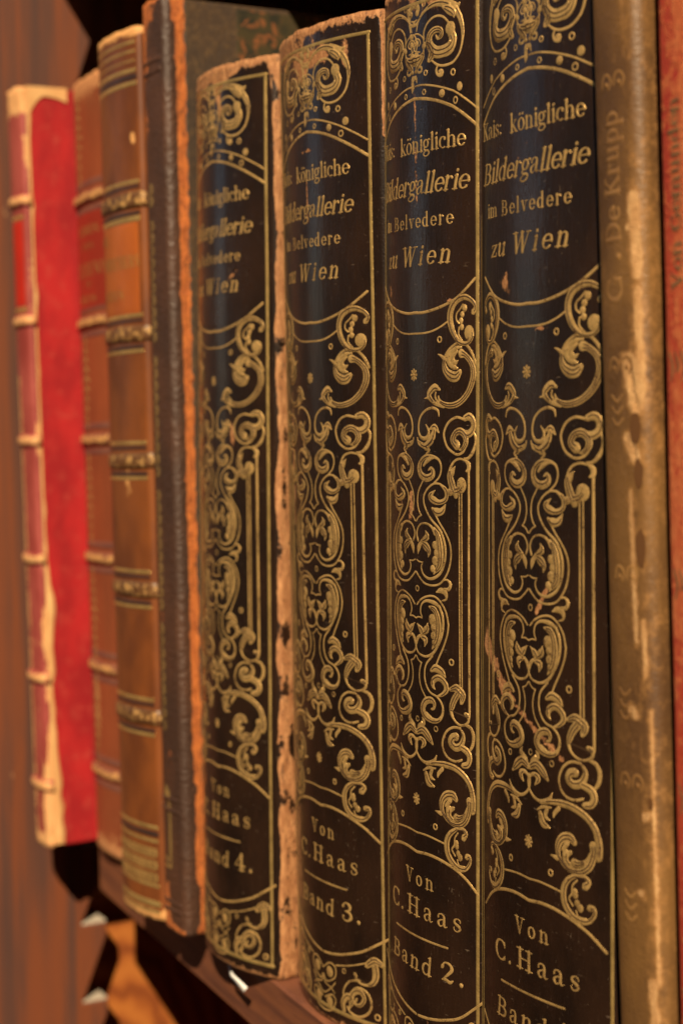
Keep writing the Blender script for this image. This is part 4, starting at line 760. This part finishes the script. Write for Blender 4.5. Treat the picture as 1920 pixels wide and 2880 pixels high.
# ---- thin dark brown book with the torn orange joint
M_dk = leather('dark_brown_leather', (.076, .034, .020), (.048, .024, .016), ORG, .42, .5, .9, (9, 4, 0), .6, (.40, .105, .022), (.12, .035, .012), .35)
M_dkside = leather('rubbed_brown_leather', (.062, .037, .021), (.036, .024, .017), (.30, .15, .05), .5, .4, .5, (11, 4, 0), .4, (.4, .2, .07), None, .2, .9, 0, (.11, .065, .027))
lean = math.radians(-1.45)
dk = thing('book', 'thin dark brown leather book with a torn orange joint beside Band 4', 'book', (-.2123, -.0034, -.066), (0, lean, 0))
sp = Spine(10.0, 9.6, 9, 327.5, 2.6, 8.2)
def wdk(u, z):
    e = 12.6 + 1.2*mnoise.noise(Vector((z*.05, 1, 4))) + .7*mnoise.noise(Vector((z*.22, 2, 4))) + (.8 if z < 60 else 0) - 2.2*math.exp(-((z-327)/6)**2)
    w = (.95 + .35*mnoise.noise(Vector((z*.15, u*.4, 3))))*max(0, min(1, (u-e)/.7)) + .75*blob(u, z, -6.5, 316, 2.5, 18) + .6*blob(u, z, -2, 322, 7, 3) + .5*seg(u, z, (-6, 302), (0, 310), 1.0)
    w += .45*blob(u, z, -6, 285, 3, 10) + .5*blob(u, z, -3, 112, 1.2, 4) + .45*blob(u, z, -3, 178, 2.5, 6) + .38*blob(u, z, 0, 60, 6, 14) + .85*blob(u, z, -5, 8, 3.2, 12) + .8*blob(u, z, 0, 1, 10, 2.4)
    return min(1.3, w) + top_edge(u, z-30, .6, 2)
sp.seed = 11; s = sp.build(M_dk, dk, wdk, 220, .7)
cv_ = body(dk, sp, DEP, M_dkside, cover_wear=.2)
M_marb = NT('marbled_paper'); nn = M_marb.noise(M_marb.uv(160, 160), 1, 3, .55, 1.2); n2 = M_marb.voro(M_marb.uv(190, 170), 1)
M_marb = M_marb.P(Base_Color=M_marb.mix(M_marb.step(nn, .5, .64), M_marb.ramp(n2, (.25, (.014, .013, .006)), (.6, (.036, .026, .008))), (.16, .055, .016)), Roughness=.55)
jx = sp.jR[0]/1000
box_obj('marbled_paper', jx-.001, jx+.0004, .0290, DEP-.002, .0015, .3255, M_marb, cv_[1], .0002)
for z in (306.5, 302.8, 47.5, 43.5, 10.5, 7.5): raised(sp, z, 1.6, .5, M_dk, s, .1, 'blind_fillet', None, 8)
D_ = Tool(sp.at)
z = 72
k = 0
while z < 262:   # narrow gilt roll up the middle of the spine
    if (k % 11) not in (9,):
        D_.stroke([(-4.9, z), (-3.9, z+1.4), (-4.7, z+3.2)], [1.0, .8, .9], .8); D_.stroke([(-2.7, z+.2), (-2.1, z+1.6), (-2.8, z+3.0)], [.8, .9, .7], .8)
    z += 4.3; k += 1
for q in (-1, 1): pass
D_.stroke([(-6.0, 23), (-1.0, 23), (-.4, 25), (-.4, 44), (-2, 46), (-1.0, 49), (-5, 50)], [1.0], 1); D_.stroke([(-6.0, 26), (-2, 26), (-2, 43), (-6.0, 43)], [.8], 1)
for i in range(5): D_.stroke([(-5.5+i*.9, 47), (-4.5+i*.9, 52-i*.4)], [.9, .6], 1)
D_.build('gilt_roll', M_goldedge, s)

# ---- calf book with gilt raised bands and an orange title label
M_calf = leather('brown_calf', (.185, .056, .015), (.110, .033, .011), (.55, .27, .09), .40, .5, .35, (4, 8, 0), .22, (.6, .3, .1))
M_calfdk = leather('dark_calf_fillet', (.045, .022, .018), (.03, .018, .016), (.3, .12, .04), .4, .5, .3, (4, 2, 0), .2)
M_bandg = leather('gilt_raised_band', (.12, .05, .018), (.08, .035, .016), (.42, .24, .075), .36, .5, .3, (6, 2, 0), .4, (.5, .28, .09))
M_label = leather('orange_label', (.38, .098, .017), (.30, .072, .014), (.6, .28, .08), .42, .45, .25, (3, 3, 0), .2)
lean = math.radians(-1.9)
ca = thing('book', 'light brown calf book with gilt raised bands and an orange title label', 'book', (-.2420, -.0068, -.066), (0, lean, 0))
sp = Spine(15.5, 20.5, 9, 321, 2.4, 8)
def wca(u, z): return top_edge(u, z-24, .9, 3.0) + bot_edge(u, z, .9, 3.5) + .75*blob(u, z, 16, 282, 1.6, 2.4) + .35*blob(u, z, 6, 160, 3, 14) + .12
sp.seed = 21; s = sp.build(M_calf, ca, wca, 200, .7)
body(ca, sp, DEP, M_calf)
bz = (260.0, 212.5, 166.8, 120.2, 74.0)
D_ = Tool(sp.at); K_ = Tool(sp.at)
for z in bz:
    raised(sp, z, 6.0, .95, M_bandg, s, .48, 'raised_band', lambda u, q: .30*q**.3 + .12)
    hline(D_, sp, z+6.4, 1.3); hline(D_, sp, z-6.4, 1.2); hline(K_, sp, z+4.6, 1.2); hline(K_, sp, z-4.8, 1.4)
patch('title_label', sp, -12.8, 17.2, 219.5, 252.0, M_label, s)
hline(D_, sp, 218.6, .7); hline(D_, sp, 252.8, .8)
for z, w in ((315.5, 1.0), (312.3, .8), (305.6, 1.3), (301.0, 1.4), (34.0, 1.3), (29.0, 1.2), (12.6, 1.2), (6.0, 2.2), (3.0, 1.2), (309.0, .5)): hline(D_, sp, z, w)
hline(K_, sp, 303.3, 2.0); hline(K_, sp, 31.5, 1.8)
r_ = random.Random(3)
for i in range(9):      # gilt foliage block at the foot
    for j in range(3):
        cx, cz = -12+i*3.4, 15.3+j*4.6
        D_.ring((cx, cz), 1.5, .7); D_.stroke([(cx+1.4, cz-1.2), (cx+2.3, cz), (cx+1.6, cz+1.6)], [.8], .8); D_.dot((cx, cz), .6)
T_ = Tool(lambda x, z, h: sp.at(x, z, h+.14))
text(T_, 'WERTHERS', -8.5, 17.5, 236.2, 2.9); text(T_, 'LEIDEN', -12.0, 8.0, 225.4, 2.1); text(T_, 'DES', -13, -5, 246.0, 1.8)
T_.build('gilt_lettering', M_golddull, s); D_.build('gilt_fillet', M_goldedge, s); K_.build('dark_fillet', M_calfdk, s)
G_ = Tool(sp.at)
for z in bz:
    pass

# ---- red brown book with raised bands and a red label
M_rb = leather('red_brown_leather', (.25, .062, .024), (.18, .046, .019), (.40, .19, .075), .5, .35, .3, (14, 2, 0), .25, (.46, .2, .08), None, 0, .8)
M_rbl = leather('red_label', (.27, .027, .014), (.22, .022, .012), (.5, .2, .07), .42, .4, .2, (2, 9, 0), .2)
M_rbband = leather('worn_band', (.19, .07, .045), (.16, .055, .035), (.48, .25, .085), .5, .4, .3, (1, 3, 0), .3, (.58, .3, .1))
lean = math.radians(-2.3)
rb = thing('book', 'faded red brown book with raised bands and a crimson label, beside the calf book', 'book', (-.3165, .0135, -.066), (0, lean, 0))
sp = Spine(23, 22, 5, 321.5, 2.4, 7)
def wrb(u, z): return top_edge(u, z-24, 1.1, 4.0) + bot_edge(u, z, .8, 5) + .22 + .3*blob(u, z, -12, 70, 6, 25)
sp.seed = 31; s = sp.build(M_rb, rb, wrb, 160, .8)
body(rb, sp, DEP, M_rb)
D_ = Tool(sp.at); K_ = Tool(sp.at)
for z in (272.5, 221.5, 173.0, 124.0, 78.5, 34.5):
    raised(sp, z, 5.2, 1.5, M_rbband, s, .52); hline(K_, sp, z+5.5, 2.6); hline(K_, sp, z-5.0, 2.4)
patch('title_label', sp, -21, 19.5, 227, 266.5, M_rbl, s)
T_ = Tool(lambda x, z, h: sp.at(x, z, h+.14))
text(T_, 'LEHREN', -17, 9, 257.5, 2.2); text(T_, 'DES', -10, 3, 251.5, 1.6); text(T_, 'LEBENS'.replace('B', 'D'), -19, 14, 240.6, 3.4); text(T_, 'II', -7, -1, 236, 1.7); text(T_, 'WIEN', -16, 4, 229.6, 1.9)
def diamond(z):
    for k in range(-4, 5):
        w = 4.6*(1-abs(k)/5.0)
        D_.stroke([(-12-w, z+k*4.0), (-12, z+k*4.0+1.8), (-12+w, z+k*4.0)], [1.0, 1.8, 1.0], 1.0)
    D_.dot((-12, z+18), 1.3); D_.dot((-12, z-18), 1.3)
for z in (297, 197, 148, 101, 56, 15): diamond(z) if z not in (15,) else None
D_.build('gilt_ornament', gold_mat('faded_gilt', (.52, .33, .12), (.24, .1, .04), .35, .5, .60), s); K_.build('dark_fillet', leather('mauve_fillet', (.17, .07, .05), (.13, .05, .04), (.4, .2, .1), .5), s); T_.build('gilt_lettering', M_golddull, s)

# ---- half-leather red book at the far left
M_redc = NT('red_cloth')
cl = M_redc.noise(M_redc.uv(60, 24), 1, 4, .6); wv = M_redc.noise(M_redc.uv(2200, 2200), 1, 2, .6)
c2_ = M_redc.noise(M_redc.uv(170, 150, 1, (4, 4, 0)), 1, 5, .7)
rc = M_redc.mix(M_redc.step(cl, .35, .65), (.235, .008, .011), (.36, .013, .015)); rc = M_redc.mix(M_redc.math('MULTIPLY', M_redc.step(c2_, .5, .72), .5), rc, (.36, .055, .038)); rc = M_redc.mix(M_redc.math('MULTIPLY', M_redc.step(c2_, .30, .42), -.0), rc, (.1, .01, .01))
M_redc = M_redc.P(Base_Color=rc, Roughness=.7, Normal=M_redc.bump(wv, .3, .0004), Specular_IOR_Level=.25)
M_redl = leather('red_morocco', (.33, .070, .060), (.22, .034, .030), (.52, .30, .12), .45, .5, .3, (5, 5, 0), .3, (.66, .33, .13))
M_redlab = leather('scarlet_label', (.46, .018, .009), (.40, .016, .009), (.7, .4, .16), .42, .4, .2, (1, 5, 0), .2)
lean = math.radians(-1.1)
rd = thing('book', 'bright red half leather book with worn cream edges, the leftmost in the row', 'book', (-.3502, -.0050, -.066), (.013, lean, 0))
sp = Spine(9.5, 9.2, 16, 318.5, 2.2, 3.4)
def wrd(u, z):
    e = 1.0*max(0, min(1, (u-8.4)/1.5))*((.5 if z < 110 else .12) + .8*mnoise.noise(Vector((z*.06, 8, 2))))
    e += .9*max(0, min(1, (z-306)/5)) + .9*max(0, min(1, (7-z)/5)) + .6*blob(u, z, 8, 20, 4, 20)
    e += .34*max(0, min(1, (-1-u)/3))*(z < 200) + .25*mnoise.noise(Vector((u*.2, z*.05, 9)))
    return min(1.3, e) + .2
sp.seed = 41; s = sp.build(M_redl, rd, wrd, 170, .6)
cr_ = body(rd, sp, DEP, M_redc)
M_cream = leather('worn_cream_leather', (.60, .36, .15), (.50, .26, .10), (.62, .40, .19), .6, .3, .3, (5, 1, 0), .3)
cx = sp.jR[0]/1000; cy = sp.jR[1]/1000
V = []; F = []; U = []
zs = [i/60 for i in range(61)]
for i, q in enumerate(zs):       # ragged cream strip of bared leather down the joint of the cover
    z = .001 + q*.316; w = -.0002 + .0022*mnoise.noise(Vector((q*17, 1, 5))) + .0012*mnoise.noise(Vector((q*50, 2, 5))) + .0036*math.exp(-(q/.16)**2) + .0022*math.exp(-((q-.30)/.09)**2); w = max(w, .0002)
    for yy, xx in ((cy-.0008, cx-.0002), (cy-.0008, cx+.0005), (cy+w, cx+.0005), (cy+w+.0004, cx-.0002)): V.append((xx, yy, z)); U.append((yy, z))
for i in range(60):
    for k in range(3): a = i*4+k; F.append((a, a+1, a+5, a+4))
mesh_obj('bared_joint', V, F, M_cream, cr_[1], U, {'wear': [.3]*len(V)})
arc = [(cy+.017*i/10, .3187 - (.0085*(1-i/4)**1.6 + .0040 if i < 4 else .0040 + .0022*((i-4)/6)**2)) for i in range(11)]
prism_obj('turned_corner', [(cy-.0006, .3187)] + [(y, z) for y, z in arc] + [(cy+.0172, .3187)], cx-.0004, cx+.0006, M_cream, cr_[1], 'x', .0002)
for z in (271.8, 222.2, 172.2, 122.5, 72.3, 26.5): raised(sp, z, 5.0, 1.5, M_redl, s, .6)
patch('title_label', sp, -6.5, 6.3, 228.5, 263.5, M_redlab, s)
D_ = Tool(sp.at); hline(D_, sp, 226.8, 2.0); hline(D_, sp, 265, 1.6); D_.build('gilt_fillet', M_goldedge, s)

# ---- brown vellum book, right of Band 1
M_vel = leather('brown_vellum', (.180, .092, .030), (.092, .045, .018), (.52, .31, .135), .42, .5, .6, (7, 7, 0), .5, (.38, .20, .075), None, .1, .7, 0, (.31, .155, .052))
lean = math.radians(-1.5)
ve = thing('book', 'tan brown vellum book with stamped letters and scraped ridge, between black and red books', 'book', (.0462, -.0022, -.066), (0, math.radians(-2.75), 0))
sp = Spine(9.2, 8.2, 18, 300, 3.4, 8)
def wve(u, z):
    w = 0
    for a, b, r, k in (((5.5, 232), (6.2, 216), 1.6, .72), ((6, 212), (6.5, 190), 1.4, .5), ((2.6, 197), (4.6, 187), 2.3, .95), ((2.0, 180), (4.2, 176), 1.9, .9), ((2.6, 168), (3.2, 135), .9, .62), ((5.2, 140), (5.6, 128), .7, .7), ((1, 120), (2.4, 119), 1.3, .85),
                       ((4.0, 97), (5, 97), .9, .8), ((5, 60), (5.6, 50), 1.2, .75), ((6.2, 44), (5.6, 6), 2.2, .95), ((2.5, 22), (5.5, 12), .9, .7), ((2, 80), (3.4, 79), .8, .7), ((6.6, 120), (6.8, 60), .7, .45), ((3.5, 226), (3.6, 225), .7, .7)):
        w += seg(u, z, a, b, r*.8, k)
    return min(.95, w*.9) + .08 + .12*(u > 3.5) + .14*mnoise.noise(Vector((u*.25, z*.03, 4)))
sp.seed = 51; s = sp.build(M_vel, ve, wve, 230, .5)
M_velside = NT('vellum_side'); a1 = M_velside.noise(M_velside.uv(700, 6), 1, 5, .7)
M_velside = M_velside.P(Base_Color=M_velside.ramp(a1, (.35, (.17, .065, .012)), (.55, (.27, .115, .022)), (.72, (.42, .21, .06))), Roughness=.45, Normal=M_velside.bump(a1, .3, .0005))
body(ve, sp, DEP, M_velside)
T_ = Tool(sp.at)
text(T_, 'G', 209.5, 216, 1.6, 3.7, rot=True, bold=1.2); T_.dot((.8, 219.6), .9); text(T_, 'De Krupp', 222.5, 251.5, 1.6, 3.5, rot=True, bold=1.25)
for zc in (196, 258, 150, 104, 12):
    for dx in (-1.8, 2.4): T_.stroke([(dx-1.7, zc-1), (dx-1.2, zc+1.2), (dx+.4, zc+1.6), (dx+1.6, zc), (dx+.8, zc-1.6)], [.5, .6, .7, .6, .5], .6); T_.dot((dx, zc-.6), .6)
for zc in (186, 121, 76):
    for k in range(3): T_.stroke([(-3.0, zc+3.4-k*2.6), (-1.2, zc+2-k*2.6), (.8, zc+3.4-k*2.6)], [.7, .9, .7], .6)
T_.build('stamped_lettering', leather('stamped_vellum', (.30, .16, .055), (.20, .10, .035), (.5, .3, .12), .36, .5, .3, (3, 2, 0), .3), s)
M_spot = NT('dark_stain').P(Base_Color=(.105, .046, .016), Roughness=.5)
def stain(cx_, cz_, rx, rz, seed):
    V = [sp.at(cx_, cz_, .16)]; U = [(0, 0)]; F = []
    for i in range(20):
        a = 6.2832*i/20; q = 1 + .22*mnoise.noise(Vector((math.cos(a)*1.5, math.sin(a)*1.5, seed)))
        V.append(sp.at(cx_+rx*q*math.cos(a), cz_+rz*q*math.sin(a), .14)); U.append((0, 0))
    for i in range(20): F.append((0, 1+i, 1+(i+1) % 20))
    mesh_obj('dark_stain', V, F, M_spot, s, U)
stain(4.6, 182, 1.6, 3.4, 1); stain(5.2, 172, 1.3, 3.2, 2); stain(5.2, 156, 1.5, 4.0, 3); stain(6.0, 100, .7, 1.3, 4)

# ---- red book at the right edge
M_rr = leather('rubbed_red_leather', (.56, .075, .036), (.44, .042, .028), (.72, .22, .08), .5, .4, .5, (8, 1, 0), .5, (.58, .12, .04), None, .15, .9)
lean = math.radians(-1.5)
rr = thing('book', 'rubbed orange red leather book at the right edge, lettered up its spine', 'book', (.0830, -.0040, -.066), (0, math.radians(-2.3), 0))
sp = Spine(26, 26, 5.5, 305, 3.0, 8)
def wrr(u, z): return .38 + .3*blob(u, z, 0, 160, 30, 30) + .3*blob(u, z, -10, 240, 8, 60)
sp.seed = 61; s = sp.build(M_rr, rr, wrr, 160, .6)
body(rr, sp, DEP, M_rr)
T_ = Tool(sp.at)
text(T_, 'Von Gemunden', 212, 252, -16.5, 2.9, rot=True, bold=1.2)
for zc in (196, 150, 104, 60, 20):
    for k in range(4): T_.stroke([(-22+k*2.4, zc-3+k % 2*2), (-21+k*2.4, zc), (-22.5+k*2.4, zc+3)], [.6, 1, .6], .7)
T_.build('gilt_lettering', gold_mat('tarnished_gilt', (.34, .20, .09), (.14, .07, .04), .4, .5, .6), s)

# ---- slip of paper
M_slip = NT('white_paper'); M_slip = M_slip.P(Base_Color=(.80, .79, .76), Roughness=.7)
V = []; F = []
PTS = [((-.1820, .0200, -.0657), (-.1770, .0200, -.0657)), ((-.1815, .0052, -.0657), (-.1765, .0050, -.0657)), ((-.1790, .0022, -.0700), (-.1762, .0020, -.0690)), ((-.1745, .0010, -.0720), (-.1730, .0010, -.0703)), ((-.1633, .0004, -.0737), (-.1608, .0006, -.0712))]
for a, b in PTS: V += [a, b]
for k in range(len(PTS)-1): F.append((2*k, 2*k+1, 2*k+3, 2*k+2))
sl = mesh_obj('paper_slip', V, F, M_slip)
sl['label'] = 'small white paper slip sticking out under the black book Band 4'; sl['category'] = 'paper slip'
sm = sl.modifiers.new('thickness', 'SOLIDIFY'); sm.thickness = .0002

# ---- red book standing on the shelf below
lo = thing('book', 'red cloth book on the lower shelf, only its top edge in view', 'book', (-.262, .030, -.41), (0, 0, 0))
sp = Spine(14, 14, 8, 262, 2.4, 6)
M_redlow = leather('red_cloth_spine', (.40, .03, .025), (.34, .025, .02), (.6, .3, .15), .6, .3, .2, (5, 9, 0), .2)
sp.build(M_redlow, lo, lambda u, z: .1, 60, .3); body(lo, sp, .16, M_redlow)
